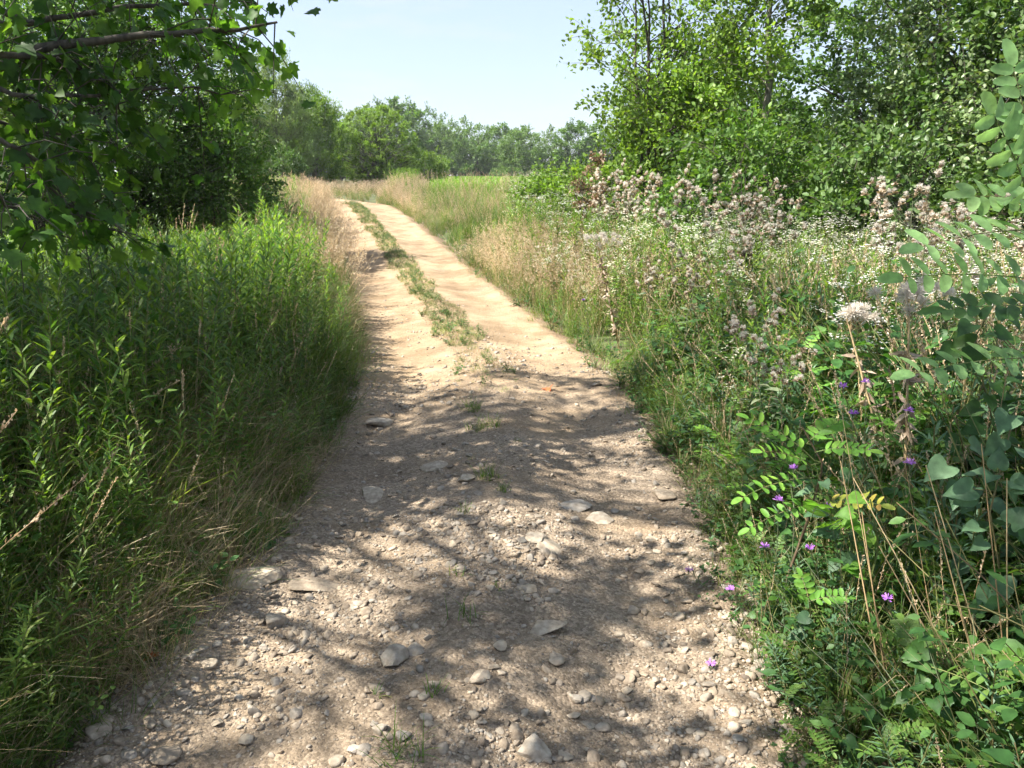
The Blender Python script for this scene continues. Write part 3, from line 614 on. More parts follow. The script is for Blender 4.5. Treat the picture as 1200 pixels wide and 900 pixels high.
# ================================================================== TREES
def tree(name, label, cat, base, H, lobes, natt, nleaf, leaf, mat, shape=DIA, bark='bark', r0=0.09, group=None, trunk_top=0.85, droop=0.2, clus=0.38,
         twigs=5, extra_pts=None, base_split=1, lean=(0, 0), rotz=0, upn=0.7, shell=0.55, thin=1.0):
    """lobes: list of (dx,dy,z, rx,ry,rz) relative to the base"""
    root = thing(name, label, cat, tuple(base), group, rotz)
    tr = MB(); cr = MB()
    lob = np.array(lobes, float); vol = lob[:, 3] * lob[:, 4] * lob[:, 5]; pick = rng.choice(len(lob), natt, p=vol / vol.sum())
    u = rand_dir(natt); rr = (shell + (1 - shell) * rng.random(natt)) ** 0.6
    A = lob[pick, :3] + u * lob[pick, 3:] * rr[:, None]
    A = A[A[:, 2] > 0.15]
    if extra_pts is not None: A = np.concatenate([A, np.asarray(extra_pts, float)])
    stems = []
    for k in range(base_split):
        az = rng.random() * 2 * PI; sp = 0.0 if base_split == 1 else rng.uniform(0.12, 0.3) * H * 0.6
        t = np.linspace(0, 1, 10); top = np.array([math.cos(az) * sp + lean[0], math.sin(az) * sp + lean[1], H * trunk_top * rng.uniform(0.85, 1.0)])
        p = top * t[:, None]; p[:, :2] = top[:2] * (t[:, None] ** 1.3); p[1:, :2] += np.cumsum(rng.normal(size=(9, 2)) * H * 0.008, 0); p[0, 2] = -0.15
        rad = r0 * (1 - 0.86 * t) * (1 if base_split == 1 else 0.7); rad[0] *= 1.35
        tr.tube(p, rad, bark, 8); stems.append((p, rad))
    LP = []; LD = []
    for a in A:
        k = int(np.argmin([np.min(np.linalg.norm(s[0][:, :2] - a[:2], axis=1) + rng.random() * .3) for s in stems])); p, rad = stems[k]
        hd = np.linalg.norm(a[:2] - np.interp(a[2], p[:, 2], np.arange(10)) * 0)
        z0 = a[2] - min(rng.uniform(0.35, 0.75) * max(0.25, hd), a[2] * 0.75); f = np.clip(np.interp(z0, p[:, 2], np.linspace(0, 1, 10)), 0.04, 0.97)
        s0 = along(p, [f])[0]; rs = np.interp(f, np.linspace(0, 1, 10), rad)
        tt = np.linspace(0, 1, 6)[:, None]; mid = s0 + (a - s0) * tt + np.array([0, 0, 1]) * (np.sin(tt * PI) * 0.07 * np.linalg.norm(a - s0))
        mid[1:-1] += rng.normal(size=(4, 3)) * 0.025 * np.linalg.norm(a - s0)
        tr.tube(mid, np.linspace(min(rs * 0.5, (0.010 + 0.009 * np.linalg.norm(a - s0)) * thin), 0.004, 6), bark, 5)
        out = unit(a - s0)
        for j in range(twigs):
            d = unit(out * 0.6 + rng.normal(size=3) * 0.75 + [0, 0, -droop * 0.6 + 0.25]); L = clus * rng.uniform(0.6, 1.5) * 1.3
            st = mid[-1] if j else mid[3]
            e = st + d * L + np.array([0, 0, -droop]) * L * 0.4
            tr.tube([st, (st + e) / 2 + [0, 0, 0.04 * L], e], [0.0045, 0.003, 0.0015], bark, 3)
            m = max(2, int(nleaf / len(A) / twigs)); q = st + (e - st) * (rng.random(m)[:, None] ** 0.8) + rng.normal(size=(m, 3)) * clus * 0.2
            LP.append(q); LD.append(unit(d + rng.normal(size=(m, 3)) * 0.8 + [0, 0, -droop]))
    LP = np.concatenate(LP); LD = np.concatenate(LD); n = len(LP)
    nrm = rand_dir(n) + [0, 0, upn]
    cr.rep(shape, LP, frames(LD, nrm), leaf * rng.uniform(0.6, 1.2, n), mat)
    tr.build('trunk', root, smooth=True); cr.build('crown', root)
    return root
def copy_tree(o, parent=None):
    c = o.copy(); C.objects.link(c); c.parent = parent
    for ch in o.children: copy_tree(ch, c)
    return c
def gp(x, y): return (x, y, float(gz(np.array([x]), np.array([y]))[0]))

# -- far tree line
fp = []
def fl(seed_shape, H, mat, n=15000, leaf=0.24, nm='broadleaf_tree', lab='', cat='tree', group=None, w=0.33, bs=1, pos=(0, 0), **kw):
    lob = [(0, 0, H * 0.55, H * w, H * w, H * 0.38), (H * w * 0.5, 0, H * 0.4, H * w * .7, H * w * .7, H * 0.26), (-H * w * 0.55, H * 0.05, H * 0.45, H * w * .65, H * w * .65, H * 0.28),
           (0, -H * .1, H * 0.25, H * w * .8, H * w * .7, H * .2), (0, -H * .15, H * .13, H * w * 1.5, H * w * .8, H * .13)]
    return tree(nm, lab, cat, gp(*pos), H, lob, 115, n, leaf, mat, group=group, upn=1.2, shell=.7, thin=.6, clus=0.075 * H, twigs=4, r0=0.02 * H, base_split=bs, **kw)
LINE = 'trees of the far tree line beyond the green field'
protos = [fl(0, 7.5, 'leaffar', pos=(-8, 98), lab='rounded hazy green tree in the distant line closing the far end of the field', group=LINE),
          fl(1, 6.8, 'leaffar', pos=(-4.2, 96), w=0.4, lab='rounded hazy green tree in the distant line closing the far end of the field', group=LINE),
          fl(2, 6.3, 'leafmid', pos=(1, 94), w=0.36, lab='rounded hazy green tree in the distant line closing the far end of the field', group=LINE)]
xs_far = [(-33, 100, 8.5), (-28, 96, 8.0), (-24, 99, 8.3), (-20.5, 96, 8.0), (-17.2, 101, 8.6), (-13.6, 97, 8.8), (-10.6, 103, 8.6), (-6.2, 103, 7.4), (-1.6, 101, 6.4), (1.2, 90, 5.6), (4.6, 97, 6.0), (7.8, 94, 6.3), (11.5, 98, 7.0), (15.5, 95, 6.8), (19.5, 99, 7.4), (24, 96, 7), (28.5, 100, 8), (34, 97, 7.5), (40, 99, 8), (-39, 98, 8.5), (-46, 101, 9), (47, 99, 8)]
hp = [7.5, 6.8, 6.3]
for i, (x, y, h) in enumerate(xs_far):
    k = i % 3; o = copy_tree(protos[k]); o.location = gp(x, y); o.rotation_euler = (0, 0, rng.random() * 6.28); s = 1.1 * h / hp[k]; o.scale = (s * rng.uniform(0.95, 1.15), s * rng.uniform(.95, 1.15), s)
    o['label'] = 'rounded hazy green tree in the distant line closing the far end of the field'
# the tallest crown sticking out of the line
o = fl(3, 9.6, 'leaffar', pos=(-15.9, 96), w=0.2, lab='tallest narrow dark crown rising from the far tree line')
# nearer round bush and light trees
tree('round_bush', 'large round leafy bush standing alone behind the bend of the track', 'bush', gp(-7.4, 44), 4.6,
     [(0, 0, 2.3, 2.3, 2.1, 2.0), (-0.9, 0, 1.5, 1.7, 1.6, 1.4), (0.9, 0, 1.4, 1.6, 1.6, 1.3)], 460, 50000, 0.10, 'leafbright', clus=0.14, r0=0.1, shell=0.85, base_split=4, upn=1.3, thin=.5)
tree('small_bush', 'low bush filling the gap right of the round bush', 'bush', gp(-4.9, 46), 2.4,
     [(0, 0, 1.1, 1.2, 1.1, 1.0)], 60, 7000, 0.12, 'leafbright', clus=0.28, r0=0.05, shell=0.7, base_split=3)
wl = [(0, 0, 3.2, 1.5, 1.4, 2.3), (-0.8, 0, 2.2, 1.3, 1.2, 1.8), (0.9, 0, 2.4, 1.2, 1.2, 1.9)]
for (x, y, H, lab, m) in [(-11.0, 37, 5.9, 'pale feathery willow with upright twigs behind the left meadow', 'leafpale'), (-10.2, 41, 4.9, 'shorter willow touching the round bush on its left side', 'leafbright'),
                       (-13.6, 38, 5.4, 'pale willow half hidden behind the small leaved left tree', 'leafpale')]:
    f = H / 5.6
    tree('willow_tree', lab, 'willow', gp(x, y), H, [tuple(np.array(l) * f) for l in wl], 202, 34000, 0.13, m, clus=0.36, r0=0.09, base_split=4, droop=-0.5, upn=1.0, thin=.5, bark='barkgrey',
         shape=([(0, 0, 0), (0.19, 0.45, 0.03), (0, 1, 0), (-0.19, 0.45, 0.03)], [(0, 1, 2, 3)]))
tree('dark_shrub', 'dark low shrub at the foot of the pale willow', 'shrub', gp(-9.3, 32), 1.9, [(0, 0, 0.95, 0.9, 0.9, 0.8)], 50, 6000, 0.09, 'leafdark', clus=0.22, r0=0.04, base_split=3)

# -- left side
tree('small_leaved_tree', 'dark slender trunked tree with small leaves behind the sunlit left weeds', 'tree', gp(-5.9, 12.2), 4.6,
     [(0.3, 0, 2.6, 1.5, 1.4, 1.5), (1.3, -0.1, 1.8, 0.95, 0.9, 0.75), (-0.6, 0.2, 3.2, 1.2, 1.2, 1.2), (0.9, 0, 3.3, 0.8, 0.9, 0.8), (1.0, 0, 1.3, 1.0, 0.8, 0.6)], 260, 52000, 0.062, 'leafmid', shape=OVAL, r0=0.085, clus=0.3, upn=1.0, thin=.5)
LB = [(-8.6, 11.5, 5.0, 'bushy tree left of the small leaved tree behind hanging maple leaves'), (-8.2, 15.5, 6.0, 'taller tree behind the small leaved tree on the left'),
      (-11.8, 14, 6.4, 'leftmost background tree behind the maple branches'), (-12.5, 21, 6.2, 'tree closing the far end of the left thicket'), (-5.4, 8.0, 3.2, '')]
for (x, y, H, lab) in LB[:4]:
    tree('thicket_tree', lab, 'tree', gp(x, y), H, [(0, 0, H * .55, H * .33, H * .33, H * .4), (0.8, -.2, H * .32, H * .26, H * .25, H * .25), (-1, 0, H * .4, H * .25, H * .25, H * .3)],
         120, 15000, 0.085, 'leafbright', shape=DIA, r0=0.08, clus=0.36)

for (x, y, H, lab) in [(-4.75, 12.6, 1.9, 'dark undergrowth shrub under the right boughs of the small leaved tree'), (-6.6, 11.0, 1.8, 'dark undergrowth shrub at the trunk foot of the small leaved tree'), (-7.9, 10.0, 2.1, 'undergrowth shrub left of the slender dark trunk')]:
    tree('shrub', lab, 'shrub', gp(x, y), H, [(0, 0, H * .55, H * .6, H * .5, H * .5)], 70, 9000, 0.06, 'leafdark', shape=OVAL, r0=0.03, base_split=4, clus=0.2)
# near maple: trunk left of the frame, crown over the track, hanging limbs at upper left
mb_root_xy = (-5.2, 3.2)
mroot = thing('maple_tree', 'maple with large lobed leaves on dark limbs hanging in at upper left', 'maple tree', gp(*mb_root_xy))
B0 = np.array(gp(*mb_root_xy)); tr = MB(); cr = MB()
tp = np.array([[0, 0, -0.2], [0.05, 0, 1.0], [0.0, 0.1, 2.2], [0.15, 0.1, 3.6], [0.2, 0.2, 5.2], [0.3, 0.2, 7.0], [0.3, 0.3, 8.6]]); tr.tube(tp, [0.24, 0.19, 0.17, 0.14, 0.11, 0.07, 0.03], 'bark', 10)
MP = []; MD = []
def limb(pts, r0, r1, leaves, twig=0.45, dens=1.0, down=0.35):
    pts = np.array(pts, float); t = np.linspace(0, 1, len(pts)); tt = np.linspace(0, 1, 14)
    q = np.stack([np.interp(tt, t, pts[:, i]) for i in range(3)], 1); q[1:-1] += rng.normal(size=(12, 3)) * 0.015
    tr.tube(q, np.linspace(r0, r1, 14), 'bark', 6)
    k = int(leaves)
    for i in range(k):
        f = rng.uniform(0.25, 1.0) ** 0.8; a = along(q, [f])[0]; d = unit(unit(q[-1] - q[0]) * 0.5 + rng.normal(size=3) * 0.6 + [0, 0, -down]); L = twig * rng.uniform(0.4, 1.2)
        e = a + d * L; tr.tube([a, (a + e) / 2 + [0, 0, 0.03], e], [0.004, 0.003, 0.0015], 'bark', 3)
        m = int(rng.integers(6, 12) * dens); MP.append(a + (e - a) * (0.2 + 0.85 * rng.random(m))[:, None] + rng.normal(size=(m, 3)) * 0.05)
        MD.append(unit(d * 0.5 + rng.normal(size=(m, 3)) * 0.7 + [0, 0, -0.5]))
hang = [
    ([(0, 65, 3.4), (60, 55, 3.5), (140, 44, 3.6), (220, 42, 3.7), (285, 36, 3.8), (325, 26, 3.85)], 0.028, 0.005, 34, 0.26),
    ([(0, 40, 3.6), (80, 20, 3.8), (170, 8, 4.0), (260, 6, 4.1), (300, -5, 4.2)], 0.02, 0.004, 26, 0.3),
    ([(0, 62, 3.3), (40, 72, 3.35), (90, 75, 3.5), (125, 100, 3.6), (140, 130, 3.7)], 0.02, 0.004, 22, 0.3),
    ([(0, 110, 3.2), (60, 112, 3.3), (130, 110, 3.6), (220, 104, 3.9), (290, 102, 4.1)], 0.014, 0.003, 24, 0.26),
    ([(0, 170, 3.0), (30, 180, 3.1), (60, 210, 3.2), (90, 250, 3.3), (118, 268, 3.4)], 0.012, 0.003, 26, 0.26),
    ([(0, 150, 3.3), (50, 150, 3.5), (100, 175, 3.7), (135, 190, 3.9)], 0.012, 0.003, 24, 0.28),
    ([(0, 230, 2.9), (25, 250, 3.0), (55, 270, 3.1)], 0.01, 0.003, 18, 0.22),
    ([(0, -30, 3.4), (60, -40, 3.6), (150, -30, 3.9), (250, -40, 4.2), (330, -60, 4.5)], 0.03, 0.006, 26, 0.35),
    ([(0, 20, 3.9), (30, 60, 4.0), (60, 100, 4.1), (100, 130, 4.2)], 0.014, 0.003, 22, 0.35),
    ([(0, 120, 4.2), (40, 160, 4.4), (60, 210, 4.5), (50, 255, 4.6)], 0.014, 0.003, 30, 0.35),
]
for pl, r0, r1, nl, tw in hang:
    w = [P(*q) - B0 for q in pl]; s = along(tp, [rng.uniform(0.3, 0.6)])[0]; m = (s + w[0]) / 2 + [0, 0, 0.25]
    limb([s, m] + w, r0 * 1.15, r1, int(nl * 0.95), tw * 1.25, dens=0.62)
# the crown overhead (it shades the near track)
holes = [(-2.6, 3.0, .45), (-1.2, 2.0, .4), (-3.4, 1.2, .5)]
na = 0
while na < 320:
    a = np.array([rng.uniform(-4.5, 4.4), rng.uniform(-5.4, 2.5), rng.uniform(3.2, 8.6)]) if na < 225 else np.array([rng.uniform(-3.2, 0.3), rng.uniform(-3.4, 1.2), rng.uniform(2.6, 4.6)])  # the last, low boughs are added out of view to shade the left bank
    e = ((a[0]) / 4.8) ** 2 + ((a[1] + 1.6) / 4.3) ** 2 + ((a[2] - 5.2) / 3.4) ** 2
    if e > 1 and na < 225: continue
    if a[0] > -0.5 and a[2] < 5.8 and rng.random() < 0.5: continue
    z0 = max(1.8, a[2] - rng.uniform(0.3, 0.7) * np.hypot(a[0], a[1])); s = along(tp, [np.clip(np.interp(z0, tp[:, 2], np.linspace(0, 1, 7)), 0, .98)])[0]
    tt = np.linspace(0, 1, 6)[:, None]; q = s + (a - s) * tt + np.array([0, 0, 1]) * np.sin(tt * PI) * 0.1 * np.linalg.norm(a - s)
    tr.tube(q, np.linspace(0.018, 0.005, 6), 'bark', 5)
    for j in range(5):
        d = unit(rng.normal(size=3) + unit(a - s) * .5); L = rng.uniform(.25, .65); ee = a + d * L; tr.tube([a, ee], [0.004, .002], 'bark', 3)
        m = 24; MP.append(a + (ee - a) * rng.random(m)[:, None] + rng.normal(size=(m, 3)) * 0.09); MD.append(unit(rng.normal(size=(m, 3)) + [0, 0, -0.3]))
    na += 1
MP = np.concatenate(MP); MD = np.concatenate(MD)
cr.rep(MAPLE, MP, frames(MD, rand_dir(len(MP)) * 1.3 + [0, 0, 1.0]), 0.066 * rng.uniform(0.45, 1.25, len(MP)), 'maple')
tr.build('trunk', mroot, smooth=True); cr.build('crown', mroot)

tree('leafy_tree', 'unseen tree beside the maple, added to shade the left bank', 'tree', gp(-7.6, 3.0), 7.0, [(0, 0, 4.2, 2.2, 1.7, 2.4), (0.2, 0.3, 2.6, 1.7, 1.5, 1.3)], 150, 15000, 0.085, 'leafmid', shape=OVAL, r0=0.11, clus=0.36)  # tree added left of the frame, there to shade the near left bank
# -- right side thicket
R1 = [
    ('multi_stemmed_sapling', 'airy multi stemmed sapling at the left end of the right thicket', 'sapling', (2.15, 12.2), 5.6, [(0, 0, 3.4, 1.1, 1.0, 2.2), (-0.5, 0, 4.3, 0.8, .8, 1.1), (0.6, 0, 2.2, 1.1, 1, 1.4), (0.1, 0, 1.2, 1.1, 0.9, 0.7)], 162, 18700, 0.075, 'leafbright', 5),
    ('slender_tree', 'slender pale trunked tree forking against the sky above the right thicket', 'tree', (3.6, 11.2), 7.4, [(-0.5, 0.3, 2.0, 0.9, .8, 1.2), (-0.1, 0, 4.9, 1.0, 1.0, 1.2), (-0.5, 0, 3.4, 0.7, .7, 0.8), (0.2, -0.1, 1.2, 1.1, 0.9, 0.8), (0.1, 0, 3.9, 0.6, 0.6, 0.7)], 110, 15500, 0.07, 'leafbright', 1),
    ('leafy_tree', 'broad glossy leaved tree in the middle of the right thicket', 'tree', (6.0, 11.0), 5.6, [(0, 0, 3.0, 1.5, 1.3, 2.0), (0.6, -.3, 1.8, 1.6, 1.2, 1.2), (-.8, 0, 1.6, 1.0, 1, 0.9)], 150, 20000, 0.072, 'leafgloss', 2),
    ('leafy_tree', 'dense dark tree at the right end of the thicket filling the corner', 'tree', (7.3, 10.4), 7.4, [(0, 0, 3.9, 2.2, 1.7, 2.9), (-1.0, -.4, 2.0, 1.5, 1.2, 1.3), (1, 0, 2, 1.7, 1.4, 1.5)], 270, 52000, 0.078, 'leafdark', 2),
    ('leafy_tree', 'pale leaved bushy tree between the dark corner tree and the slender tree', 'tree', (6.2, 9.0), 4.6, [(0, 0, 2.4, 1.2, 1.0, 1.5), (0.5, 0, 1.5, 1.2, 1, .9)], 148, 22100, 0.07, 'leafgloss', 3),
    ('leafy_tree', 'tall tree behind the thicket showing bright gaps of sky', 'tree', (8.6, 17), 9.0, [(0, 0, 4.6, 2.6, 2.2, 3.2), (-1.6, 0, 2.6, 1.8, 1.8, 1.8)], 175, 25500, 0.11, 'leafmid', 1),
    ('leafy_tree', 'background tree behind the slender pale trunk', 'tree', (4.6, 17), 3.4, [(0, 0, 1.6, 2.0, 1.8, 1.3)], 121, 17000, 0.10, 'leafdark', 1),
    ('leafy_tree', 'background tree just behind the multi stemmed sapling', 'tree', (3.1, 15), 4.4, [(0.2, 0, 1.9, 1.3, 1.3, 1.4)], 108, 15300, 0.085, 'leafmid', 2),
]
for nm, lab, cat, (x, y), H, lobes, na_, nl_, lf_, mt_, bs_ in R1:
    tree(nm, lab, cat, gp(x, y), H, lobes, na_, nl_, lf_, mt_, shape=OVAL, r0=0.07 if bs_ == 1 else 0.06, base_split=bs_, clus=0.3, bark='barkgrey' if nm == 'slender_tree' else 'bark', trunk_top=0.95, thin=0.45 if nm == 'slender_tree' else 0.9)
# the shadowing tree at the right edge, out of the frame except its lowest boughs
tree('overhanging_tree', 'tree whose dark boughs fill the upper right corner', 'tree', gp(5.7, 6.7), 6.5, [(0, 0, 4.2, 1.7, 1.6, 1.7), (-1.1, 0, 3.1, 0.9, 0.9, 0.7)], 120, 17000, 0.085, 'leafdark', shape=OVAL, r0=0.1, clus=0.32)
# shrubs at the thicket's foot
for (x, y, H, m, lab) in [(2.75, 9.1, 2.2, 'leafmid', 'tall bright shrub in the middle front of the thicket'), (4.0, 8.4, 2.1, 'leafgloss', 'tall shiny shrub in front of the broad glossy leaved tree'), (5.5, 7.3, 2.1, 'leafmid', 'tall shiny shrub at the right front of the thicket'), (3.3, 9.8, 2.2, 'leafmid', 'upright shrub at the foot of the slender trunk'), (1.6, 12.6, 1.6, 'leafbright', 'bright round shrub at the left foot of the thicket'), (3.2, 10.6, 1.7, 'leafmid', 'bright green shrub under the multi stemmed sapling'),
                          (4.2, 9.4, 1.75, 'leafgloss', 'shiny leaved shrub in front of the slender tree'), (2.6, 11.2, 1.5, 'leafmid', 'shrub with dark gaps below the dead brown branches'),
                          (5.3, 8.1, 1.7, 'leafmid', 'shrub in front of the pale leaved bushy tree'), (0.9, 14.6, 1.5, 'leafbright', 'small light green shrub at the edge of the green field')]:
    tree('shrub', lab, 'shrub', gp(x, y), H, [(0, 0, H * .5, H * .55, H * .5, H * .45)], 90, int(4200 * H), 0.07, m, shape=OVAL, r0=0.03, base_split=4, clus=0.2)
tree('dead_bush', 'rust brown dead bush beside the dark sapling stems', 'dead bush', gp(1.15, 11.4), 1.9, [(0, 0, 1.15, 0.16, 0.16, 0.65)], 30, 2400, 0.05, 'dead', r0=0.03, base_split=3, clus=0.12)

# ================================================================== HERBS (templates)
def mk(f, k, **kw): return [joined(f(**kw)).mesh(f'{f.__name__[2:]}_kit') for _ in range(k)]
T_ROD = mk(t_goldenrod, 5); T_RODB = mk(t_goldenrod, 3, h=1.0, nl=50, leaf=0.085)
T_DEAD = mk(t_goldenrod, 2, mat='deadherb', nl=40, h=0.8, leaf=0.055); T_DARK = mk(t_broad, 2, h=0.9, n=40, leaf=0.07, mat='leafmid'); T_GR = mk(t_grass, 4); T_GRH = mk(t_grass, 3, heads=3, L=0.6); T_DRY = mk(t_grass, 3, mat='drygrass', n=26, droop=1.0, w=0.005)
T_PAN = mk(t_panicle, 4, n=8, nb=6, ns=7); T_PANF = mk(t_panicle, 3, n=5, nb=3, ns=4, sz=0.04); T_AST = mk(t_aster, 4); T_CRM = mk(t_aster, 3, fm='cream', h=0.9); T_THI = mk(t_thistle, 3)
T_BRD = mk(t_broad, 4, leaf=0.06, n=44, nst=5); T_HRT = mk(t_broad, 3, shape=HEART, leaf=0.065, mat='forb'); T_PIN = mk(t_pinnate, 4, mat='leafmid')
T_LOW = mk(t_broad, 3, h=0.16, n=26, leaf=0.032, nst=6); T_SHORT = mk(t_grass, 4, mat='turf', n=22, L=0.11, w=0.0035, r=0.06, droop=0.9, spread=0.8)
T_SHORTD = mk(t_grass, 2, n=18, L=0.10, w=0.003, r=0.07, mat='drygrass', droop=1.0, spread=1.0)
T_BLUE = mk(t_goldenrod, 3, h=0.5, nl=40, mat='bluegreen', leaf=0.05)

# ---- left bank
hl = lambda d: np.clip(0.30 + (np.abs(d) - 0.95) * 1.15, 0.25, 1.0)
near = lambda d, e: np.abs(d) > 1.0 + e
xy, d = sample(30000, -16, 0, 0.9, 26, lambda x, y, d: (d < -1.02 + 0.15 * vnoise(x * 2, y * 2, 4)) & (rng.random(len(x)) < np.where(y < 9, 0.9, 0.28)) , 1.7)
print('left rods', len(xy))
veg('tall_weeds', xy, hl(d) * (0.92 + 0.25 * vnoise(xy[:, 0] * .8, xy[:, 1] * .8, 9)) * np.where(xy[:, 1] < 6, 1.05, 0.95), T_ROD + T_RODB + T_ROD + T_RODB + T_DEAD[:1] + T_DARK, 'dense bank of tall narrow leaved green weeds along the left side of the track', 'weeds', 0.1)
xy, d = sample(15000, -8, 0, 0.9, 20, lambda x, y, d: (d < -0.93) & (d > -3.5) & (rng.random(len(x)) < np.exp(-(np.abs(d) - 0.95) * 0.9)), 1.5)
print('left grass', len(xy))
veg('bank_grass', xy, np.clip(0.45 + (np.abs(d) - 0.95) * 1.3, 0.4, 1.4), T_GR + T_GR + T_GRH[:1] + T_DRY[:1], 'shaggy grass spilling over the left edge of the track', 'grass', 0.22)
xy, d = sample(9500, -5, 0, 0.9, 9, lambda x, y, d: (d < -0.9) & (d > -2.4) & (vnoise(x * 1.5, y * 1.5, 12) > -0.08), 1.3)
veg('dry_thatch', xy, np.clip(0.45 + (np.abs(d) - 0.95) * 1.1, 0.4, 1.35), T_DRY, 'tan dead grass tangled in the left bank of weeds', 'dry grass', 0.4)
xy, d = sample(5000, -9, -1, 9, 27, lambda x, y, d: (d < -0.95) & (d > -1.8))
veg('rusty_grass', xy, 0.75 + 0.3 * rng.random(len(xy)), T_PAN, 'rusty dry grass along the far left verge of the track', 'dry grass', 0.15)

# ---- right side
rr = lambda x, y, d: d > 1.0 + 0.2 * vnoise(x * 2, y * 2, 5)
hr = lambda d: np.clip(0.3 + (d - 0.95) * 0.85, 0.25, 1.08)
xy, d = sample(16000, -4, 12, 5.5, 34, lambda x, y, d: rr(x, y, d) & (d < 6) & (d < 4) & (y > 6.5) & (vnoise(x * .5, y * .35, 41) > -0.13 + 0.05 * d) & ((y > 9) | (rng.random(len(x)) < 0.45)), 1.4)
print('pan', len(xy)); veg('meadow_grass', xy, (0.5 + 0.45 * np.clip(d - 0.9, 0, 1)) * np.where((xy[:, 1] > 13) & (xy[:, 0] > -.12 * xy[:, 1]), .55, 1), T_PAN, 'pinkish tan seeding grass in the meadow right of the track', 'dry grass', 0.18)
xy, d = sample(16000, -4, 12, 4.5, 30, lambda x, y, d: rr(x, y, d) & (rng.random(len(x)) < 0.75 + vnoise(x * .6, y * .5, 44)), 1.3)
print('rodR', len(xy)); veg('green_weeds', xy, hr(d) * 0.85 * np.where((xy[:, 1] > 13) & (xy[:, 0] > -.12 * xy[:, 1]), .55, 1), T_ROD + T_RODB + T_BRD[:2], 'fresh green weeds among the dry grass right of the track', 'weeds', 0.12)
xy, d = sample(9000, -4, 10, 3.2, 26, lambda x, y, d: rr(x, y, d) & (rng.random(len(x)) < 0.42), 1.3)
print('grR', len(xy)); veg('verge_grass', xy, np.clip(0.4 + (d - 0.95) * 0.8, 0.35, 1.2), T_GR + T_GRH + T_GRH, 'green and straw coloured grass along the right verge', 'grass', 0.2)
xy, d = sample(4300, 0, 10, 3.8, 20, lambda x, y, d: (d > 1.35) & (d < 8) & (vnoise(x * .7, y * .7, 46) > -0.02), 1.2)
print('ast', len(xy)); veg('white_flowers', xy, hr(d) * rng.uniform(0.8, 1.1, len(xy)), T_AST + T_CRM, 'drift of small white and cream flower heads right of the track', 'wild flowers', 0.12)
# near right tangle
xy, d = sample(5200, 0.4, 5.5, 0.9, 6.0, lambda x, y, d: (d > 1.0 + 0.15 * vnoise(x * 3, y * 3, 6)))
print('tangle', len(xy)); hh = np.clip(0.22 + (d - 0.95) * 0.8, 0.2, 1.15)
m = rng.random(len(xy))
veg('leafy_tangle', xy[m < .30], hh[m < .30] * 1.25, T_BRD + T_HRT, 'tangle of broad leaved weeds at the near right edge', 'weeds', 0.2)
k = (m > .30) & (m < .55); veg('blue_green_weeds', xy[k], np.clip(hh[k] * 1.7, .4, 1.9), T_BLUE, 'blue green narrow leaved weeds in the near right tangle', 'weeds', 0.25)
k = (m > .55) & (m < .75); veg('feathery_sprouts', xy[k], np.clip(hh[k] * 1.5, .4, 1.6), T_PIN, 'low feathery leaved sprouts in the near right tangle', 'sprouts', 0.2)
k = (m > .75); veg('near_verge_grass', xy[k], hh[k] * 1.1 + .1, T_GR + T_GRH + T_DRY[:1], 'grass growing through the near right tangle', 'grass', 0.25)
# low creeping herbs at both margins
xy, d = sample(9000, -4, 3, 0.9, 14, lambda x, y, d: (np.abs(d) > 0.9) & (np.abs(d) < 1.25) & (rng.random(len(x)) < np.clip((np.abs(d) - .85) * 3, 0, 1)), 1.2)
print('low', len(xy)); veg('creeping_herbs', xy, rng.uniform(0.5, 1.3, len(xy)), T_LOW + T_SHORT + T_SHORTD, 'low creeping herbs and short grass on both road margins', 'ground cover', 0.2, snap=top_z)
# median strip
xy, d = sample(130000, -5, 1, 4.0, 24, lambda x, y, d: (np.abs(d + 0.02 + .05 * vnoise(y * 1.5, y * 0, 3)) < 0.20 + 0.16 * vnoise(x * 3, y * 2, 8)) & (rng.random(len(x)) < np.clip((y - 4.6) / 3.2, 0.05, 1.0) * np.where(y < 7.2, 0.6, 0.85) * np.clip(1.0 + 1.6 * vnoise(x * 5, y * 3, 77), 0, 1)), 1.0)
print('median', len(xy)); veg('median_grass', xy, rng.uniform(0.3, 0.75, len(xy)), T_SHORT + T_SHORTD + T_SHORTD + T_SHORTD + T_LOW[:1], 'short green grass strip between the two wheel ruts', 'grass', 0.2, snap=top_z)
# far field and far meadow
cp = []
for k in range(3):
    mb = MB(); blades(mb, 26, 0.35, 0.55, 0.045, 'crop', 0.7, 0.5, seg=1); n = 34
    mb.rep(DIA, np.column_stack([rng.normal(size=(n, 2)) * .25, rng.uniform(.15, .6, n)]), frames(rand_dir(n), rand_dir(n) + [0, 0, 1]), 0.14, 'crop'); cp.append(mb.mesh('crop_kit'))
xy, d = sample(17000, -9, 26, 24, 88, lambda x, y, d: (x > -0.095 * y) & (x > -6.5) & (x < 30), 1.0)
veg('field_crop', xy, rng.uniform(0.9, 1.15, len(xy)) * np.clip(.35 + (xy[:, 1] - 24) / 30, .35, .9), cp, 'bright green field crop stretching to the far tree line', 'field crop', 0.05)
xy, d = sample(6000, -30, 6, 24, 46, lambda x, y, d: (np.abs(d) > 1.1) & (x < -0.1 * y - .2))
veg('far_meadow_grass', xy, rng.uniform(0.5, 0.95, len(xy)) * .8, T_PANF + T_GR[:1] + T_PANF, 'pale dry meadow grass beyond the bend of the track', 'dry grass', 0.1)

